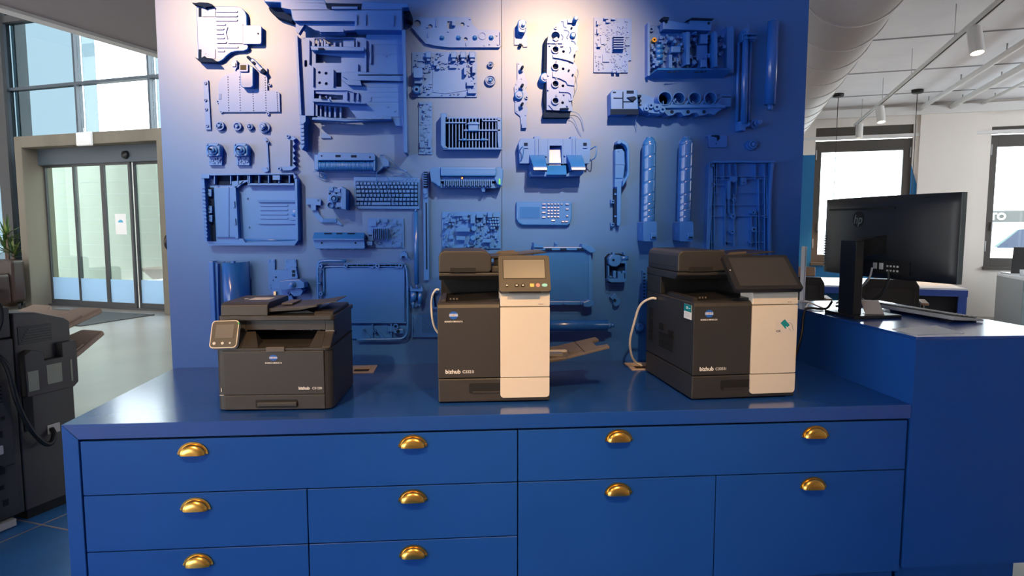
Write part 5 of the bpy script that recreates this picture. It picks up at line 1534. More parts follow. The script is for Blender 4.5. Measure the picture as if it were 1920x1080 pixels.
def make_mfp(name, label, loc, rotz, body, model, tablet):
    t = thing(name, label, 'printer', loc, rotz)
    W, D = .42, .528
    # lower body and cassette
    cas = MB(); cas.box(0, W, .004, D - .004, .006, .0955); cas = cas.build('paper_cassette', body, t, bevel=.005)
    MB().prism(rrect(.115, .234, .0375, .0765, .008, 4, (1, 0, 0, 1)), .0030, .0045, axis=1).build('grip_recess', 'deep_black', cas)
    MB().prism(rrect(.128, .234, .0385, .0455, .003, 3, (1, 0, 0, 1)), .0008, .0026, axis=1).build('grip_lip', body, cas, bevel=.001)
    for (x, y) in ((.03, .04), (.39, .04), (.03, .48), (.39, .48)):
        MB().cyl((x, y, 0), (x, y, .006), .014, 12).build('foot', 'black_plastic', t)
    bd = MB(); bd.box(.002, W - .002, .022, D, .0985, .374); bd.build('body', body, t, bevel=.004)
    # front door, its top edge rounded back
    fd = MB(); prof = [(0, .0985), (0, .362), (.004, .374), (.013, .380), (.03, .382), (.03, .0985)]
    fd.add([(x, y, z) for x in (0.0, .2305) for (y, z) in prof],
           [tuple(range(6)), tuple(range(6, 12))] + [(i, (i + 1) % 6, 6 + (i + 1) % 6, 6 + i) for i in range(6)])
    door = fd.build('front_door', body, t, bevel=.002)
    MB().box(.035, .15, .010, .012, .3835, .385).build('door_groove', 'deep_black', door)
    # light coloured column
    MB().prism(rrect(.2325, .418, .0985, .363, .003, 2), -.002, .03, axis=1).build('column_panel', 'light_plastic', t, bevel=.0025)
    MB().prism(rrect(.2325, .418, .020, .0955, .013, 5, (1, 1, 0, 0)), -.002, .010, axis=1).build('cassette_panel', 'light_plastic', t, bevel=.0025)
    up = MB(); pr = [(-.002, .3655), (-.002, .408), (.008, .418), (.10, .425), (.10, .3655)]
    up.add([(x, y, z) for x in (.2325, .418) for (y, z) in pr], [tuple(range(5)), tuple(range(5, 10))] + [(i, (i + 1) % 5, 5 + (i + 1) % 5, 5 + i) for i in range(5)])
    up = up.build('upper_panel', 'light_plastic', t, bevel=.003)
    MB().box(.375, .393, -.0026, -.0019, .3735, .3750).build('status_light', 'deep_black', up)
    # output bay: floor, rear block, right block
    MB().prism([(.02, .374), (.25, .374), (.25, .390), (.20, .390), (.02, .380)], .03, .36, axis=1).build('output_tray', 'black_plastic', t)
    MB().box(.002, W - .002, .36, D, .374, .450).build('rear_block', body, t, bevel=.003)
    MB().box(.25, W - .004, .10, .36, .374, .450).build('side_block', 'black_plastic', t)
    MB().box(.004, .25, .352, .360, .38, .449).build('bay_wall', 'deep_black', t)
    MB().prism([(.03, .374), (.12, .374), (.25, .384), (.25, .40)][:0] or [(.012, .374), (.03, .374), (.03, .392), (.012, .388)], .04, .30, axis=1).build('tray_edge', body, t)
    for i in range(3):
        MB().box(.045 + .012 * i, .051 + .012 * i, .06, .065, .386, .393).build('tray_stop', 'warm_grey_plastic', t)
    # scanner: wide flat unit with an undercut front
    sc_ = MB(); pf = [(.172, .480), (.172, .468), (.20, .450), (D, .450), (D, .480)]
    sc_.add([(x, y, z) for x in (0, W) for (y, z) in pf], [tuple(range(5)), tuple(range(5, 10))] + [(i, (i + 1) % 5, 5 + (i + 1) % 5, 5 + i) for i in range(5)])
    sc_.build('scanner', body, t, bevel=.003)
    # document feeder
    fe = MB(); fe.prism([(.0, .4815), (.2, .4815), (.208, .495), (.208, .543), (.195, .560), (.175, .568), (.022, .568), (.006, .560), (0, .545)], .166, .515, axis=1)
    fe = fe.build('document_feeder', body, t, bevel=.006, seg=3)
    MB().prism(rrect(.045, .146, .4825, .501, .004, 3, (0, 0, 1, 1)), .1652, .1675, axis=1).build('feeder_grip', 'deep_black', fe)
    MB().box(-.0006, .003, .185, .49, .4985, .5005).build('feeder_seam', 'deep_black', fe)
    MB().box(.208, W - .006, .18, .51, .4815, .505).build('exit_tray', body, t, bevel=.004)
    dt = MB(); dt.prism([(.203, .534), (.30, .543), (.405, .554), (.43, .557), (.43, .561), (.40, .560), (.30, .550), (.203, .543)], .20, .47, axis=1)
    dt = dt.build('document_tray', body, t, bevel=.001, seg=1)
    for y in (.23, .43):
        MB().prism([(.23, .541), (.32, .548), (.32, .560), (.25, .556)], y, y + .006, axis=1).build('paper_guide', 'warm_grey_plastic', dt)
    MB().box(.22, .26, .21, .24, .505, .540).build('tray_hinge', 'black_plastic', dt)
    # side details on the left flank
    for (y0, y1, z0, z1) in ((.20, .255, .205, .235), (.305, .36, .222, .252)):
        MB().box(-.0006, .003, y0, y1, z0, z1).build('side_grip', 'deep_black', t)
    vg = MB()
    for i in range(9):
        z = .15 + .0075 * i
        vg.box(-.0006, .003, .20, .36, z, z + .0035)
    for i in range(18):
        z = .16 + .008 * i
        vg.box(-.0006, .003, .44, .49, z, z + .004)
    vg.build('vent_slots', 'deep_black', t)
    MB().box(-.0008, .003, .0, .35, .372, .3735).build('side_seam', 'warm_grey_plastic', t)
    # control panel
    if tablet:
        pw, ph, tilt, M = .272, .180, R(47), None
        o = (.281, -.040, .428)
    else:
        pw, ph, tilt = .192, .146, R(27)
        o = (.3235, -.024, .424)
    upv = (0, math.sin(tilt), math.cos(tilt))
    M = frame_mat(o, (1, 0, 0), upv)
    F_ = on_plane(M)
    pb = MB(F_); pb.prism(rrect(-pw / 2, pw / 2, 0, ph, .010, 4), -.018, 0)
    pb = pb.build('control_panel', 'black_plastic' if tablet else body, t, bevel=.003)
    MB().prism([(.02, .425), (.20, .425), (.20, .462), (.06, .462)], o[0] - .055, o[0] + .055, axis=0).build('panel_arm', 'black_plastic', t)
    MB().hexa([(o[0] - .06, -.03, .418), (o[0] + .06, -.03, .418), (o[0] + .06, .06, .418), (o[0] - .06, .06, .418)],
              [(o[0] - .05, o[1] + .04, .455), (o[0] + .05, o[1] + .04, .455), (o[0] + .05, .06, .47), (o[0] - .05, .06, .47)]).build('panel_neck', 'black_plastic', t)
    if tablet:
        MB(F_).prism(rrect(-pw / 2 + .002, pw / 2 - .002, .002, ph - .002, .009, 4), .0, .0012).build('panel_glass', 'black_plastic', pb)
        MB(F_).box(-pw / 2 + .022, pw / 2 - .018, .018, ph - .016, .0012, .0018).build('screen', 'screen_dark', pb)
        MB(F_).prism(circ(-pw / 2 + .009, ph * .55, .003, 10), .0012, .002).build('sensor', 'grey_print', pb)
    else:
        MB(F_).box(-pw / 2 + .0155, pw / 2 - .017, .0505, ph - .0155, 0, .0004).build('screen_bezel', 'deep_black', pb)
        MB(F_).box(-pw / 2 + .018, pw / 2 - .0195, .053, ph - .018, .0004, .0011).build('screen', 'screen_grey', pb)
        for (x, r, ry, mt, nn) in ((.029, .0055, .0055, 'deep_black', 14), (.065, .0075, .006, 'deep_black', 14), (.088, .0075, .006, 'deep_black', 14), (.144, .0075, .0075, 'button_red', 18), (.169, .0105, .0065, 'button_cyan', 18)):
            b = MB(F_); b.prism(circ(-pw / 2 + x, .024, r, nn, ry), 0, .0025); b = b.build('button', mt, pb)
            if mt == 'deep_black':
                MB(F_).prism([(-pw / 2 + x - .004, .022), (-pw / 2 + x + .004, .022), (-pw / 2 + x + .003, .0265), (-pw / 2 + x - .003, .0265)], .0025, .003).build('button_mark', 'grey_print', b)
        MB(F_).prism(rrect(-pw / 2 + .1145, -pw / 2 + .1295, .0175, .0305, .002, 3), 0, .0025).build('button', 'button_yellow', pb)
    # print on the door
    globe_logo(door, FRONT(.0595, -.0012, .335), .033, .029, .0078, .0235)
    text_mesh('bizhub', .0215, 'white_print', door, FRONT(.027, -.0010, .1225), 'lettering', bold=.00045, align='LEFT')
    text_mesh(model, .0150, 'grey_print', door, FRONT(.0905, -.0010, .1215), 'lettering', bold=.0004, align='LEFT')
    return t

pz = CT
p2 = make_mfp('multifunction_printer', 'tall dark printer in the middle of the counter with a side paper tray open', (-.0717, 2.4385, pz), R(-.5), 'graphite', 'C3321i', False)
p3 = make_mfp('multifunction_printer', 'tall black printer on the right with a large tablet screen and teal card sticker', (.889, 2.402, pz), R(3.2), 'anthracite', 'C3351i', True)
# folded-out side tray of the middle printer
M = p2
by = MB(); by.prism([(.42, .128), (.50, .140), (.50, .150), (.42, .140)], .10, .36, axis=1); by = by.build('bypass_tray', 'warm_grey_plastic', p2, bevel=.002)
by2 = MB()
Q = frame_mat((.50, .0, .146), (.205, 0, .052), (0, 1, 0))
fq = on_plane(Q)
by2 = MB(fq); by2.prism([(0, .11), (.175, .10), (.178, .145), (.135, .165), (.137, .26), (.168, .275), (.165, .335), (0, .36)], -.006, .004); by2 = by2.build('tray_extension', 'warm_grey_plastic', by, bevel=.0015)
MB(fq).prism([(.02, .15), (.07, .145), (.07, .25), (.02, .25)], .004, .007).build('paper_stop', 'warm_grey_plastic', by)
MB(fq).box(.074, .077, .11, .35, .004, .0045).build('tray_line', 'deep_black', by)
MB().box(.43, .49, .14, .18, .147, .158).build('paper_guide', 'silver', by)
MB().box(.44, .52, .20, .235, .152, .156).build('guide_label', 'grey_print', by)
# stickers of the right printer
Mk = FRONT(.371, -.0026, .281) @ Matrix.Diagonal((1.25, 1.2, 1, 1))
st = MB(on_plane(Mk)); st.prism(rrect(-.034, .034, -.022, .022, .002, 2), 0, .0004); st = st.build('card_sticker', 'sticker_pale', p3)
f_ = on_plane(Mk)
ca, sa = math.cos(R(-48)), math.sin(R(-48))
card = [(-.003 + ca * x - sa * y, .007 + sa * x + ca * y) for x, y in ((-.013, -.009), (.013, -.009), (.013, .009), (-.013, .009))]
MB(f_).prism(card, .0004, .0008).build('card_print', 'teal_print', st)
h_ = MB(f_); h_.tube([(.006, .010, .0006), (.014, .011, .0006), (.020, .004, .0006), (.022, -.006, .0006), (.026, -.014, .0006)], .0006, 4, sub=2)
h_.tube([(.002, -.003, .0006), (.010, -.008, .0006), (.016, -.014, .0006)], .0006, 4); h_.build('hand_outline', 'warm_grey_plastic', st)
MB(f_).prism([(.0, .0), (.009, -.008), (.0075, -.0095), (-.0015, -.0015)], .0008, .0011).build('card_stripe', 'white_print', st)
text_mesh('CK', .0085, 'black_plastic', st, Mk @ Matrix.Translation((-.024, -.0155, .0006)), 'lettering', bold=.0002, xscale=1.3)
MB(f_).box(-.012, .004, -.0145, -.0138, .0004, .0007).build('print_line', 'grey_print', st)
Ml = frame_mat((-.0012, .055, .337), (0, -1, 0), (0, 0, 1))
fl_ = on_plane(Ml)
s2_ = MB(fl_); s2_.box(-.036, .036, -.028, .028, 0, .0012); s2_ = s2_.build('label_sticker', 'paper', p3)
MB(fl_).box(-.036, .036, 0, .028, .0012, .0016).build('label_header', 'teal_print', s2_)
text_mesh('CK', .013, 'logo_light', s2_, Ml @ Matrix.Translation((-.006, .014, .0018)), 'lettering', bold=.0004)
MB(fl_).box(.010, .026, .013, .015, .0016, .0018).build('print_line', 'logo_light', s2_)
for k in range(3):
    MB(fl_).box(-.030, .022, -.008 - .006 * k, -.0065 - .006 * k, .0012, .0015).build('print_line', 'grey_print', s2_)

# ---------------------------------------------------------------- small printer on the left
t = thing('desktop_printer', 'low dark desktop printer with a small tilted touch panel, left on the counter', 'printer', (-.862, 2.404, pz), R(-2.0))
BW, BD = .412, .415
def xprism(m, prof, x0, x1):
    n = len(prof)
    m.add([(x, y, z) for x in (x0, x1) for (y, z) in prof], [tuple(range(n)), tuple(range(n, 2 * n))] + [(i, (i + 1) % n, n + (i + 1) % n, n + i) for i in range(n)])
    return m
# base body with a big rounded front right corner
pts = rrect(0, BW, 0, BD, .028, 6, (1, 1, 1, 1))
MB().prism(rrect(.0, BW, .006, BD, .030, 6), .005, .219).build('base_body', 'graphite', t, bevel=.003)
for (x, y) in ((.05, .05), (.37, .05), (.05, .36), (.37, .36)):
    MB().cyl((x, y, 0), (x, y, .006), .013, 12).build('foot', 'black_plastic', t)
fd = MB().box(.029, .3845, .0, .02, .0605, .2185).build('front_door', 'graphite', t, bevel=.002)
cas = MB().box(.029, .3845, .0, .02, .006, .0585).build('paper_cassette', 'graphite', t, bevel=.002)
MB().prism(rrect(.138, .287, .012, .042, .004, 3), -.0006, .002, axis=1).build('grip_recess', 'deep_black', cas)
xprism(MB(), [(-.002, .016), (-.009, .019), (-.009, .032), (-.002, .036)], .146, .286).build('grip_bar', 'graphite', cas, bevel=.002)
MB().box(.016, .018, .0045, .0065, .072, .085).build('port_light', 'white_print', t)
MB().box(.010, .024, .0045, .0065, .058, .0595).build('port_mark', 'grey_print', t)
# collar with the hinge tab above the door
cl = MB(); cl.prism(rrect(0, BW, .002, BD, .030, 6), .2195, .229); cl.build('collar', 'graphite', t, bevel=.003)
MB().box(.182, .247, -.004, .01, .216, .2335).build('release_tab', 'warm_grey_plastic', t, bevel=.0015)
# sides of the output bay: right cheek slopes back, left cheek mirrored
for (xa_, xb_) in ((.375, .408), (.004, .09)):
    xprism(MB(), [(.004, .229), (.10, .229), (BD - .01, .229), (BD - .01, .321), (.075, .321), (.075, .278), (.05, .262), (.012, .236)], xa_, xb_).build('bay_cheek', 'graphite', t, bevel=.004)
sl = MB(); sl.add([(.33, .012, .2295), (.375, .008, .2295), (.375, .075, .278), (.345, .08, .278), (.33, .09, .2295), (.375, .09, .2295)], [(0, 1, 2, 3), (0, 3, 4), (1, 5, 2), (3, 2, 5, 4), (0, 4, 5, 1)])
sl.build('bay_slope', 'graphite', t)
sl = MB(); sl.add([(.15, .012, .2295), (.09, .008, .2295), (.09, .075, .278), (.12, .08, .278), (.15, .09, .2295), (.09, .09, .2295)], [(0, 1, 2, 3), (0, 3, 4), (1, 5, 2), (3, 2, 5, 4), (0, 4, 5, 1)])
sl.build('bay_slope', 'graphite', t)
MB().box(.09, .375, .075, .09, .285, .321).build('lintel', 'graphite', t)
MB().box(.05, .375, .09, BD - .02, .292, .321).build('bay_roof', 'black_plastic', t)
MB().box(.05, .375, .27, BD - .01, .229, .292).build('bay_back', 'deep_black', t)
MB().box(.19, .372, .09, .095, .282, .286).build('bright_edge', 'silver', t)
MB().box(.376, .408, .0735, .0755, .276, .2805).build('bright_edge', 'silver', t)
xprism(MB(), [(.02, .2295), (.26, .2295), (.26, .25), (.05, .236)], .10, .34).build('output_tray', 'graphite', t)
for x in (.245, .275, .305):
    MB().box(x, x + .006, .262, .27, .25, .28).build('exit_guide', 'warm_grey_plastic', t)
MB().box(.06, .37, .258, .268, .276, .284).build('exit_roller', 'black_plastic', t)
# scanner lid and feeder
ld = MB(); ld.prism(rrect(-.004, BW + .002, .055, BD + .005, .016, 4), .322, .338); ld.build('scanner_lid', 'graphite', t, bevel=.004)
fe = xprism(MB(), [(.062, .338), (.066, .377), (.09, .386), (.33, .386), (.335, .338)], .004, .172).build('document_feeder', 'graphite', t, bevel=.003)
MB().box(.07, .145, .17, .24, .3858, .3866).build('feeder_label', 'grey_print', fe)
MB().box(.045, .06, .19, .205, .3858, .3866).build('feeder_mark', 'grey_print', fe)
dt = MB(); dt.prism([(.174, .350), (.172, .363), (.24, .367), (.345, .374), (.348, .369), (.28, .356)], .075, .32, axis=1); dt = dt.build('document_tray', 'graphite', t, bevel=.002)
MB().prism([(.30, .370), (.395, .384), (.41, .386), (.41, .383), (.39, .379), (.30, .366)], .11, .30, axis=1).build('tray_extension', 'graphite', dt)
MB().box(.20, .24, .14, .27, .370, .375).build('paper_guide', 'warm_grey_plastic', dt)
xprism(MB(), [(.07, .338), (.085, .350), (.36, .353), (.38, .338)], .335, .405).build('lid_bulge', 'graphite', t, bevel=.003)
MB().prism([(.18, .339), (.33, .339), (.30, .349), (.24, .343)], .12, .32, axis=1).build('exit_pad', 'black_plastic', t)
# touch panel
tl = R(24)
Mp = frame_mat((.034, -.012, .2335), (1, 0, .02), (0, math.sin(tl), math.cos(tl)))
fp = on_plane(Mp)
pb = MB(fp); pb.prism(rrect(-.048, .048, 0, .102, .014, 5), -.018, .0); pb = pb.build('touch_panel', 'light_plastic', t, bevel=.002)
MB(fp).prism(rrect(-.0445, .0445, .0035, .0985, .011, 5), .0, .0016).build('panel_face', 'graphite', pb, bevel=.0005)
MB(fp).box(-.031, .032, .036, .086, .0016, .0024).build('screen', 'screen_grey', pb)
for (x, r_) in ((-.031, .0055), (-.002, .005), (.024, .0035)):
    MB(fp).prism(circ(x, .0175, r_, 12), .0016, .0026).build('button', 'grey_print', pb)
MB(fp).box(.0445, .0485, .086, .094, -.012, .001).build('green_mark', 'led_green', pb)
MB().hexa([(.0, .0, .226), (.07, .0, .226), (.07, .06, .226), (.0, .06, .226)], [(.01, .012, .27), (.06, .012, .27), (.06, .07, .29), (.01, .07, .29)]).build('panel_mount', 'graphite', t)
globe_logo(fd, FRONT(.2065, -.0012, .1945), .029, .0215, .0070, .0185)
text_mesh('bizhub', .0150, 'white_print', fd, FRONT(.292, -.0010, .0825), 'lettering', bold=.00045, align='LEFT')
text_mesh('C3120i', .0120, 'grey_print', fd, FRONT(.3405, -.0010, .0818), 'lettering', bold=.0004, align='LEFT')
# side detail on the right flank
MB().box(BW - .004, BW + .0006, .05, .40, .228, .2295).build('side_seam', 'deep_black', t)
MB().box(BW - .006, BW - .0032, .09, .11, .262, .275).build('side_notch', 'deep_black', t)

# power leads
def cable(name, label, pts, r, mt, sub=3, cat='cable', group=None):
    m = MB(None, pts[0]); m.tube(pts, r, 8, sub=sub)
    o = m.build(name, mt)
    return tag(o, label, cat, group)
tag(cable('power_cable', 'white power cable looping down the left side of the right printer', [(.864, 2.80, 1.085), (.845, 2.80, 1.09), (.80, 2.83, 1.06), (.785, 2.86, .97), (.775, 2.90, .88), (.80, 2.95, .80), (.835, 3.00, .76), (.865, 3.01, .745)], .0055, 'cable_white'))
tag(cable('power_cable', 'white power cable curling beside the left of the middle printer', [(-.073, 2.76, 1.135), (-.085, 2.76, 1.14), (-.105, 2.77, 1.11), (-.108, 2.79, 1.04), (-.10, 2.80, .98), (-.085, 2.81, .95), (-.0735, 2.81, .94)], .0045, 'cable_white'))
# ================================================================ things on the desk
dz = DT
# curved monitor seen from behind
mo = thing('computer_monitor', 'wide curved black monitor seen from behind on the blue desk', 'monitor', (1.86, 2.87, dz))
def mo_b(f=None): return MB(f, (1.86, 2.87, dz))
A = Vector((2.045, 2.53)); B = Vector((1.952, 3.35))
ch = (B - A); Lc = ch.length; cd = ch / Lc; nb = Vector((-cd.y, cd.x))
if nb.x > 0: nb = -nb
def shell(s, z, off):
    """s 0..1 along the screen from its near end, off metres behind the screen"""
    t_ = (s - .5) * 2
    q = A + cd * (Lc * s) + nb * (.048 * (1 - t_ * t_) + off)
    return (q.x, q.y, z)
z0, z1 = 1.162, 1.537
NS, NZ = 24, 8
m = mo_b(); V = []; F = []
def thick(s, v):
    e = min(s, 1 - s) / .5; g = min(v, 1 - v) / .5
    return .012 + .026 * min(1, e * 2.2) ** .7 * min(1, g * 2.6) ** .7
for side in (0, 1):
    for i in range(NS + 1):
        for j in range(NZ + 1):
            s = i / NS; v = j / NZ
            V.append(shell(s, z0 + (z1 - z0) * v, thick(s, v) if side else 0.0))
n1 = NZ + 1; off = (NS + 1) * n1
for i in range(NS):
    for j in range(NZ):
        a = i * n1 + j
        F += [(a, a + 1, a + n1 + 1, a + n1), (off + a, off + a + 1, off + a + n1 + 1, off + a + n1)]
for i in range(NS):
    for j in (0, NZ):
        a = i * n1 + j
        F.append((a, a + n1, off + a + n1, off + a))
for i in (0, NS):
    for j in range(NZ):
        a = i * n1 + j
        F.append((a, a + 1, off + a + 1, off + a))
m.add(V, F, True)
sh = m.build('back_shell', 'monitor_shell', mo)
# light rim along the near end and screen front
m = mo_b(); V = []
for (s, o) in ((-.004, -.010), (-.004, .012), (.0, .012), (.0, -.010)):
    for z in (z0, z1): V.append(shell(s, z, o))
m.add(V, [(0, 1, 3, 2), (2, 3, 5, 4), (4, 5, 7, 6), (6, 7, 1, 0), (0, 2, 4, 6), (1, 3, 5, 7)]); m.build('edge_trim', 'monitor_edge', mo)
m = mo_b(); V = []; F = []
for k, o in enumerate((-.010, -.001)):
    for i in range(NS + 1):
        for z in (z0, z1): V.append(shell(i / NS, z, o))
n2 = 2 * (NS + 1)
for i in range(NS):
    a = 2 * i
    F += [(a, a + 1, a + 3, a + 2), (n2 + a, n2 + a + 1, n2 + a + 3, n2 + a + 2), (a, a + 2, n2 + a + 2, n2 + a), (a + 1, a + 3, n2 + a + 3, n2 + a + 1)]
F += [(0, 1, n2 + 1, n2), (n2 - 2, n2 - 1, 2 * n2 - 1, 2 * n2 - 2)]
m.add(V, F); m.build('display_panel', 'screen_dark', mo)
# vent slot near the top and maker's round mark
def back_strip(nm, s0, s1, za, zb, mt, d0=.0385, d1=.0398):
    m = mo_b(); V = []; F = []; K = 12
    for o in (d0, d1):
        for i in range(K + 1):
            s = s0 + (s1 - s0) * i / K
            for z in (za, zb): V.append(shell(s, z, o))
    n = 2 * (K + 1)
    for i in range(K):
        a = 2 * i
        F += [(a, a + 1, a + 3, a + 2), (n + a, n + a + 1, n + a + 3, n + a + 2), (a, a + 2, n + a + 2, n + a), (a + 1, a + 3, n + a + 3, n + a + 1)]
    F += [(0, 1, n + 1, n), (n - 2, n - 1, 2 * n - 1, 2 * n - 2)]
    m.add(V, F); return m.build(nm, mt, mo)
back_strip('vent_slot', .33, .90, 1.478, 1.486, 'deep_black', .036, .0395)
c = Vector(shell(.60, 1.432, .0392)); c2 = Vector(shell(.62, 1.432, .0392))
rd = (Vector(shell(.58, 1.432, .039)) - Vector(shell(.62, 1.432, .039))).normalized()
Ml = frame_mat(c - Vector((1.86, 2.87, dz)), rd, (0, 0, 1))
mk = MB(on_plane(Ml)); mk.prism(circ(0, 0, .038, 32), -.002, .0014); mk = mk.build('maker_badge', 'deep_black', mo)
text_mesh('hp', .062, 'monitor_edge', mk, Ml @ Matrix.Translation((0, -.002, .0016)), 'lettering', bold=.0002, shear=.22)
# lower bulge with ports
back_strip('port_recess', .22, .66, 1.185, 1.245, 'deep_black', .034, .0375)
for k, (s, zz) in enumerate(((.435, 1.205), (.39, 1.205))):
    back_strip('port', s, s + .022, zz, zz + .028, 'grey_print', .037, .043)
for i in range(4):
    for j in range(2):
        back_strip('port_mark', .355 - i * .022, .355 - i * .022 + .012, 1.197 + j * .02, 1.205 + j * .02, 'grey_print', .0376, .0384)
for i in range(13):
    back_strip('cooling_rib', .955, .975, 1.19 + i * .013, 1.196 + i * .013, 'monitor_edge', .022, .030)
# stand: flat column, arm, base plate
st_ = Vector((1.775, 2.835))
def stand_box(nm, x0, x1, y0, y1, a, b, mt='monitor_stand', bev=.003):
    return mo_b().box(x0, x1, y0, y1, a, b).build(nm, mt, mo, bevel=bev)
stand_box('stand_column', 1.752, 1.790, 2.775, 2.895, dz + .014, 1.335)
m = mo_b(); m.hexa([(1.775, 2.80, 1.26), (1.775, 2.875, 1.26), (1.93, 2.90, 1.28), (1.93, 2.83, 1.28)], [(1.775, 2.80, 1.335), (1.775, 2.875, 1.335), (1.93, 2.90, 1.36), (1.93, 2.83, 1.36)])
m.build('stand_arm', 'monitor_stand', mo, bevel=.003)
m = mo_b(); m.prism([(1.735, 2.74), (1.975, 2.765), (1.945, 3.00), (1.735, 2.975)], dz, dz + .014); m.build('base_plate', 'monitor_stand', mo, bevel=.003)

# little acrylic card on the base
t = thing('acrylic_card', 'small clear card leaning beside the monitor stand', 'card', (1.865, 2.80, dz + .014), R(-12))
m = MB(); m.hexa([(-.035, 0, 0), (.045, 0, 0), (.045, .003, 0), (-.035, .003, 0)], [(-.045, .035, .06), (.032, .035, .06), (.032, .038, .06), (-.045, .038, .06)]); m.build('card_face', 'acrylic_print', t)
MB().box(-.035, .045, -.006, .03, 0, .002).build('card_foot', 'film_clear', t)
# keyboard on its raised feet
kb = thing('desk_keyboard', 'slim grey and black keyboard lying behind the monitor on the desk', 'keyboard', (2.135, 2.875, dz), R(5.5))
m = MB(); m.hexa([(-.075, -.27, .012), (.075, -.27, .004), (.075, .27, .004), (-.075, .27, .012)], [(-.075, -.27, .030), (.075, -.27, .012), (.075, .27, .012), (-.075, .27, .030)]); m.build('case', 'case_grey', kb, bevel=.003)
m = MB(); m.hexa([(-.07, -.265, .0302), (.07, -.265, .0125), (.07, .265, .0125), (-.07, .265, .0302)], [(-.07, -.265, .032), (.07, -.265, .0145), (.07, .265, .0145), (-.07, .265, .032)]); m.build('key_bed', 'black_plastic', kb)
for s in (-.22, .22):
    MB().box(-.07, -.05, s - .02, s + .02, 0, .013).build('riser_foot', 'black_plastic', kb)
MB().box(.05, .07, -.24, .24, 0, .0045).build('front_foot', 'black_plastic', kb)
for r_ in range(5):
    xx = -.058 + r_ * .0235
    zc = .0322 - (xx + .07) / .14 * .0175
    for k in range(22):
        yy = -.255 + k * .0232
        MB().box(xx, xx + .0195, yy, yy + .0192, zc - .001, zc + .0045).build('key', 'key_grey', kb)
# mouse
t = thing('computer_mouse', 'dark computer mouse behind the monitor stand near the far desk edge', 'mouse', (2.10, 3.32, dz), R(20))
m = MB(); V = []; F = []; NU, NV = 14, 8
for j in range(NV + 1):
    p = j / NV * PI / 2
    for i in range(NU):
        a = 2 * PI * i / NU
        V.append((.040 * math.cos(p) * math.cos(a), .066 * math.cos(p) * math.sin(a), .044 * math.sin(p)))
for j in range(NV):
    for i in range(NU):
        F.append((j * NU + i, j * NU + (i + 1) % NU, (j + 1) * NU + (i + 1) % NU, (j + 1) * NU + i))
F.append(tuple(range(NU)))
m.add(V, F, True); m.build('shell', 'black_plastic', t)
MB().cyl((-.004, .03, .036), (.004, .03, .036), .008, 10).build('scroll_wheel', 'silver', t)
# sheet of paper
pts = [at_z(x, y, dz) for x, y in ((1672, 617), (1755, 611), (1808, 625), (1720, 628))]
m = MB(None, pts[0]); m.prism([(p.x, p.y) for p in pts], dz, dz + .0012)
tag(m.build('paper_sheet', 'paper'), 'flat sheet of paper on the desk edge below the monitor', 'paper')
# upright panel edge behind the right printer
t = thing('upright_sign', 'thin white upright sign edge standing at the far desk corner', 'sign', (1.86, 3.41, dz))
MB().box(-.006, .006, -.02, .02, .006, .30).build('panel', 'desk_white', t, bevel=.004)
MB().box(-.03, .03, -.03, .03, 0, .006).build('foot', 'desk_white', t)
# leads behind the monitor
cable('monitor_cable', 'black monitor cable hanging in a bow right of the stand', [(1.925, 2.80, 1.20), (1.93, 2.80, 1.15), (1.91, 2.84, 1.07), (1.84, 2.93, 1.03), (1.80, 2.99, 1.02)], .0055, 'cable_black', cat='cable', group='leads of the desk monitor')
cable('monitor_cable', 'thin grey cable dropping from the monitor just right of the stand', [(1.90, 2.88, 1.21), (1.895, 2.89, 1.15), (1.86, 2.95, 1.09), (1.82, 3.02, 1.03)], .0045, 'cable_white', cat='cable', group='leads of the desk monitor')
cable('monitor_cable', 'black cable running from the stand towards the right printer', [(1.744, 2.93, 1.05), (1.742, 2.96, 1.012), (1.73, 3.0, 1.006), (1.70, 3.03, 1.008), (1.675, 3.04, 1.004), (1.655, 3.02, .96), (1.64, 2.99, .90), (1.60, 2.98, .76), (1.57, 3.0, .742)], .0055, 'cable_black', cat='cable', group='leads of the desk monitor')
cable('monitor_cable', 'looped white cable at the far left corner of the desk', [(1.72, 3.12, .999), (1.76, 3.16, 1.02), (1.80, 3.14, 1.0), (1.79, 3.06, .998), (1.74, 3.05, .998), (1.735, 3.15, .998)], .004, 'cable_white', cat='cable', group='leads of the desk monitor')
# ================================================================ office behind, seen at the right
def ething(name, label, cat, s1, s2, z=0.0, rot=0.0, group=None):
    return thing(name, label, cat, E(s1, s2, z), -TH + rot, group)
# far desk
dk2 = ething('office_desk', 'blue office desk with a white top in the room behind', 'desk', 1.2, 8.75)
MB().box(-1.6, 1.13, -.62, .62, .715, .74).build('desk_top', 'desk_white', dk2, bevel=.003)
MB().box(-1.6, 1.13, -.64, -.60, .655, .722).build('front_apron', 'blue_case', dk2)
MB().box(1.05, 1.13, -.62, .62, 0, .715).build('side_panel', 'blue_case', dk2)
MB().box(-1.6, 1.05, .35, .38, .06, .60).build('modesty_panel', 'office_blue', dk2)
MB().box(.72, 1.05, -.58, .5, .10, .655).build('pedestal', 'carcass', dk2)
MB().box(-1.6, -1.54, -.6, .6, 0, .715).build('side_panel', 'blue_case', dk2)
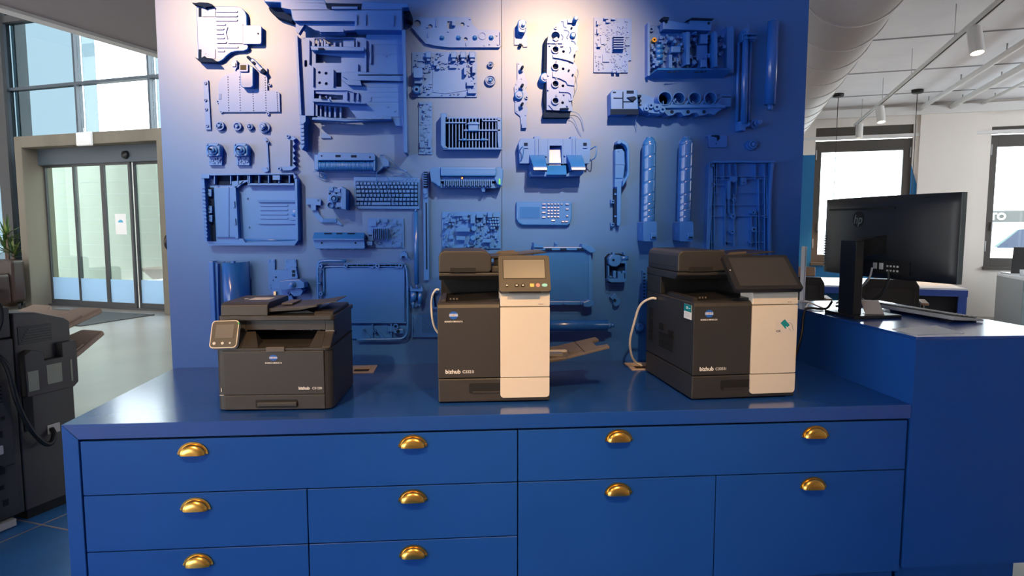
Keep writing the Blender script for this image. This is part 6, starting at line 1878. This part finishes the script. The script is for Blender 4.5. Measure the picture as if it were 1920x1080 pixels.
# office chairs
def office_chair(lab, s1, s2, rot):
    t = ething('office_chair', lab, 'chair', s1, s2, 0, rot, 'office chairs at the far desk')
    MB().box(-.23, .23, -.22, .24, .43, .50).build('seat', 'chair_mesh', t, bevel=.03, seg=3)
    m = MB(); m.prism([(-.24, .56), (-.235, .84), (-.20, .90), (.20, .90), (.235, .84), (.24, .56), (.205, .56), (.20, .82), (-.20, .82), (-.205, .56)], -.26, -.22, axis=1)
    m.build('back_frame', 'black_plastic', t, bevel=.006)
    MB().box(-.20, .20, -.25, -.235, .545, .82).build('back_mesh', 'chair_mesh', t)
    MB().box(-.15, .15, -.255, -.225, .905, 1.0).build('headrest', 'chair_wood', t, bevel=.012)
    MB().box(-.025, .025, -.245, -.20, .40, .60).build('back_stem', 'black_plastic', t)
    for s in (-1, 1):
        a = MB().hexa([(s * .30 - .03, -.18, .655), (s * .30 + .03, -.18, .655), (s * .30 + .03, .10, .665), (s * .30 - .03, .10, .665)],
                      [(s * .30 - .03, -.18, .68), (s * .30 + .03, -.18, .68), (s * .30 + .03, .10, .69), (s * .30 - .03, .10, .69)]).build('armrest', 'chair_wood', t, bevel=.006)
        m = MB(); m.tube([(s * .22, .0, .44), (s * .30, .0, .46), (s * .30, .0, .66)], .016, 8); m.build('arm_post', 'black_plastic', t)
    MB().cyl((0, 0, .09), (0, 0, .43), .026, 12).build('gas_column', 'black_plastic', t)
    for k in range(5):
        a = k * 2 * PI / 5
        m = MB(); m.tube([(0, 0, .10), (.28 * math.cos(a), .28 * math.sin(a), .07)], .018, 8); m.build('base_arm', 'black_plastic', t)
        MB().cyl((.28 * math.cos(a) - .012, .28 * math.sin(a), .03), (.28 * math.cos(a) + .012, .28 * math.sin(a), .03), .03, 12).build('castor', 'black_plastic', t)
    return t
office_chair('black office chair with wooden headrest, left of the monitor stand', .58, 7.35, R(4))
office_chair('black office chair with armrests, visible under the monitor', 1.42, 7.30, R(-6))
tag(ebuild(MB().box(.25, .55, 8.6, 8.85, .7405, .7425), 'desk_paper', 'paper'), 'white sheet lying on the far office desk', 'paper')
# grey cabinet by the right window with laptop
cb = ething('side_cabinet', 'grey open cabinet below the right window', 'cabinet', 3.62, 10.45)
MB().box(0, .9, 0, .95, .68, .72).build('cabinet_top', 'desk_white', cb, bevel=.003)
MB().box(0, .03, .0, .95, 0, .68).build('side_panel', 'cabinet_grey', cb)
MB().box(.87, .9, .0, .95, 0, .68).build('side_panel', 'cabinet_grey', cb)
MB().box(.03, .87, .92, .95, 0, .68).build('back_panel', 'cabinet_grey', cb)
m = MB(); m.prism([(0, 0), (.9, 0), (.9, .68), (0, .68)], -.012, 0, axis=1, holes=[[(.09, .36), (.82, .36), (.82, .62), (.09, .62)], [(.09, .06), (.82, .06), (.82, .33), (.09, .33)]]); m.build('front_frame', 'cabinet_edge', cb)
MB().box(.09, .82, .02, .5, .37, .61).build('drawer_box', 'carcass', cb)
MB().box(.03, .87, 0, .92, .03, .05).build('shelf', 'cabinet_grey', cb)
lp = ething('laptop', 'open laptop seen from behind on the grey cabinet', 'laptop', 3.95, 11.0, .72, R(4))
MB().box(-.30, .34, .02, .32, 0, .022).build('keyboard_base', 'silver', lp, bevel=.004)
m = MB(); m.hexa([(-.30, .0, .022), (.34, .0, .022), (.34, .015, .022), (-.30, .015, .022)], [(-.31, -.06, .39), (.35, -.06, .39), (.35, -.05, .39), (-.31, -.05, .39)]); m.build('screen_lid', 'black_plastic', lp, bevel=.003)
t = ething('blue_case', 'small blue and white case lying on the grey cabinet', 'case', 3.80, 10.62, .72)
MB().box(-.08, .08, -.04, .04, 0, .018).build('lower_shell', 'blue_case', t, bevel=.004); MB().box(-.08, .08, -.04, .04, .018, .035).build('upper_shell', 'desk_white', t, bevel=.004)
t = ething('mug', 'white mug at the left edge of the grey cabinet', 'mug', 3.70, 10.72, .72)
MB().lathe((0, 0, 0), (0, 0, 1), [(.03, 0), (.036, .09), (.032, .09), (.028, .01)], 16).build('cup', 'desk_white', t)
m = MB(); m.tube([(.034, 0, .02), (.06, 0, .03), (.06, 0, .065), (.034, 0, .075)], .005, 6, sub=1); m.build('handle', 'desk_white', t)
# car and sign outside the right window
car = ething('parked_car', 'white car parked outside the right window', 'car', 6.4, 17.0, -.15)
prof = [(-2.1, .35), (-2.1, .85), (-1.9, 1.0), (-1.25, 1.08), (-.75, 1.55), (.7, 1.58), (1.5, 1.05), (2.0, .95), (2.1, .6), (2.1, .35)]
MB().prism(prof, 0, 1.7, axis=1).build('body', 'car_white', car, bevel=.06, seg=3)
MB().prism([(-1.1, 1.1), (-.68, 1.48), (-.32, 1.5), (-.32, 1.1)], -.012, .001, axis=1).build('side_window', 'car_glass', car)
MB().prism([(-.22, 1.1), (-.22, 1.5), (.62, 1.52), (1.25, 1.1)], -.012, .001, axis=1).build('side_window', 'car_glass', car)
MB().prism([(-1.05, 1.08), (-.66, 1.47), (-.50, 1.48), (-.52, 1.08)], -.016, -.010, axis=1).build('pillar', 'car_blue', car)
for x in (-1.35, 1.35):
    w_ = MB().cyl((x, -.02, .33), (x, .2, .33), .33, 24).build('wheel', 'tyre', car)
    MB().cyl((x, -.03, .33), (x, -.015, .33), .2, 18).build('hub_cap', 'silver', w_)
sg = ething('street_sign', 'grey sign band with white letters beyond the car', 'sign', 7.9, 24.0, -.15)
MB().box(-3, 3, 0, .12, 1.66, 2.02).build('board', 'sign_grey', sg)
for x in (-2.5, 2.5):
    MB().cyl((x, .06, 0), (x, .06, 1.66), .06, 10).build('post', 'sign_grey', sg)
text_mesh('TO', .29, 'white_print', sg, frame_mat((-.36, -.02, 1.83), (1, 0, 0), (0, 0, 1)), bold=.01, depth=.01)

# ================================================================ entrance side, seen at the left
# big copier with finisher, seen from behind
cp = ething('office_copier', 'tall dark office copier with finisher trays at the left edge', 'copier', -3.15, 2.12)
def cb_(nm, x0, x1, y0, y1, a, b, mt='copier_grey', bev=.006, par=None):
    return MB().box(x0, x1, y0, y1, a, b).build(nm, mt, par or cp, bevel=bev)
mbd = cb_('main_body', -.68, 0.0, -.95, 0.0, .055, .885)
cb_('upper_body', -.66, -.005, -.95, -.004, .89, 1.03)
cb_('scanner_unit', -.64, -.01, -.93, -.03, 1.035, 1.20, bev=.03)
for (y, zz) in ((-.05, .03), (-.85, .03)):
    for x in (-.06, -.6):
        MB().cyl((x - .015, y, .03), (x + .015, y, .03), .03, 14).build('castor', 'black_plastic', cp)
cb_('floor_bracket', -.02, .012, -.20, -.05, .012, .045, 'light_plastic', .001)
cb_('lower_panel', -.02, .006, -.94, -.03, .07, .30, bev=.004, par=mbd)
cb_('rear_panel', -.02, .006, -.94, -.03, .305, .70, bev=.004, par=mbd)
for i in range(5):
    cb_('vent_slot', .0055, .0075, -.15, -.07, .66 + .0, .66, 'deep_black', 0) if False else cb_('vent_slot', .0055, .0075, -.16 + i * .004, -.07, .60 + i * .018, .606 + i * .018, 'deep_black', 0, mbd)
for (y, z_, w_, h_) in ((-.10, .44, .02, .03), (-.11, .27, .03, .03), (-.12, .20, .03, .02), (-.08, .52, .015, .015), (-.10, .12, .025, .03)):
    cb_('rear_slot', .0055, .0078, y, y + w_, z_, z_ + h_, 'deep_black', 0, mbd)
cb_('latch', .004, .016, -.115, -.085, .365, .405, 'light_plastic', .003, mbd)
cb_('connector', .004, .03, -.13, -.10, .285, .315, 'deep_black', .002, mbd)
# finisher
fn = MB(); fn.prism([(.012, .05), (.285, .05), (.285, .925), (.26, .945), (.12, .99), (.012, 1.0)], -.62, -.012, axis=0)
fn = fn.build('finisher', 'copier_grey', cp, bevel=.006)
cb_('finisher_plinth', -.6, -.03, .03, .27, .0, .05, 'deep_black', 0)
vg = cb_('vent_panel', -.014, -.009, .03, .19, .845, .93, 'black_plastic', 0, fn)
for i in range(6):
    cb_('vent_slat', -.011, -.004, .035 + i * .008, .185, .852 + i * .012, .857 + i * .012, 'copier_grey', 0, fn)
m = MB(); m.prism([(.028, .80), (.028, .60), (.26, .60), (.285, .62), (.285, .83), (.21, .83), (.21, .76), (.12, .76), (.12, .80), (.06, .82)], -.012, .028, axis=0)
m.build('document_pocket', 'copier_grey', cp, bevel=.003)
for (y0, y1, z0_, z1_) in ((.035, .085, .625, .72), (.125, .20, .64, .735)):
    cb_('pocket_sheet', .0, .031, y0, y1, z0_, z1_, 'pocket_film', .001)
cb_('pocket_sheet', .0, .031, .245, .255, .63, .74, 'pocket_film', .001)
cb_('side_hatch', -.014, -.006, .03, .075, .43, .60, 'deep_black', 0)
cb_('socket', -.014, -.007, .14, .20, .385, .43, 'light_plastic', .001)
m = MB(); m.tube([(.002, -.09, .83), (.03, -.05, .78), (.035, -.03, .60), (.04, .02, .45), (.045, .08, .36), (.04, .12, .35), (.02, .15, .39), (-.005, .155, .41)], .012, 10, sub=3); m.build('power_lead', 'cable_black', cp)
m = MB(); m.tube([(.0, -.20, 1.10), (.02, -.12, 1.10), (.03, -.06, 1.06), (.02, -.05, .98), (.004, -.06, .93)], .006, 8, sub=3); m.build('scanner_lead', 'cable_black', cp)
# output trays
def tray(nm, z0_, z1_, y1):
    f = on_plane(frame_mat((0, .285, z0_), (1, 0, 0), (0, y1 - .285, z1_ - z0_)))
    L = math.hypot(y1 - .285, z1_ - z0_)
    b = MB(f); b.prism([(-.57, 0), (-.05, 0), (-.05, L), (-.20, L), (-.24, L * .8), (-.38, L * .8), (-.42, L), (-.57, L)], -.03, 0)
    b = b.build(nm, 'tray_tan', cp, bevel=.01)
    MB(f).box(-.56, -.06, L * .05, L * .5, 0, .008).build('raised_bed', 'tray_tan', b)
tray('output_tray', .90, .965, .50)
tray('output_tray', .72, .845, .50)
# sofa and plant by the entrance
sf = ething('leather_sofa', 'dark brown leather sofa beside the concrete portal', 'sofa', -11.38, 7.45)
cbx = lambda nm, x0, x1, y0, y1, a, b, bv: MB().box(x0, x1, y0, y1, a, b).build(nm, 'leather', sf, bevel=bv, seg=4)
cbx('backrest', -1.8, .0, .25, .5, .12, .84, .06); cbx('seat_base', -1.8, .0, -.4, .25, .12, .42, .05); cbx('armrest', -.22, .0, -.42, .25, .12, .62, .06)
for x in (-1.7, -.1):
    for y in (-.35, .42): MB().cyl((x, y, 0), (x, y, .12), .025, 10).build('leg', 'black_plastic', sf)
cbx('seat_cushion', -1.75, -.24, -.4, .24, .42, .54, .05)
pl = ething('yucca_plant', 'green yucca plant behind the leather sofa', 'plant', -12.15, 8.2)
MB().lathe((0, 0, 0), (0, 0, 1), [(.16, 0), (.21, .42), (.19, .42), (.18, .38)], 20).build('pot', 'terracotta', pl)
MB().cyl((0, 0, .3), (0, 0, .39), .175, 16).build('soil', 'leather', pl)
rnd = random.Random(7)
for (bx, by_, h) in ((0, 0, 1.25), (.10, .03, .95), (-.10, .03, 1.05)):
    m = MB(); m.tube([(bx * .4, by_ * .4, .35), (bx, by_, h)], .022, 8); m.build('stem', 'terracotta', pl)
    for k in range(34):
        a = rnd.uniform(0, 2 * PI); el = rnd.uniform(.1, 1.35); L = rnd.uniform(.25, .46)
        d0 = Vector((math.cos(a) * math.cos(el), math.sin(a) * math.cos(el), math.sin(el)))
        side = Vector((-math.sin(a), math.cos(a), 0)); wd = rnd.uniform(.018, .028)
        p0 = Vector((bx, by_, h - rnd.uniform(0, .12))); V = []
        for i in range(6):
            s = i / 5; q = p0 + d0 * (L * s) - Vector((0, 0, 1)) * (.30 * L * s * s * math.cos(el))
            ww = wd * (1 - s) ** .6 * (.5 + s * 1.2 if s < .4 else 1)
            V += [tuple(q - side * ww), tuple(q + Vector((0, 0, -.004))), tuple(q + side * ww)]
        F = []
        for i in range(5):
            F += [(3 * i, 3 * i + 1, 3 * i + 4, 3 * i + 3), (3 * i + 1, 3 * i + 2, 3 * i + 5, 3 * i + 4)]
        m = MB(); m.add(V, F); m.build('leaf', 'leaf' if rnd.random() < .7 else 'leaf_pale', pl)
# dark knob on the left edge of the display wall
t = thing('wall_stopper', 'dark round knob on the left edge of the display wall', 'knob', (WL, WALL_Y + .07, 1.325))
MB().lathe((0, 0, 0), (-1, 0, 0), [(.012, 0), (.012, .012), (.036, .016), (.036, .026), (.022, .034)], 18).build('knob', 'black_plastic', t)
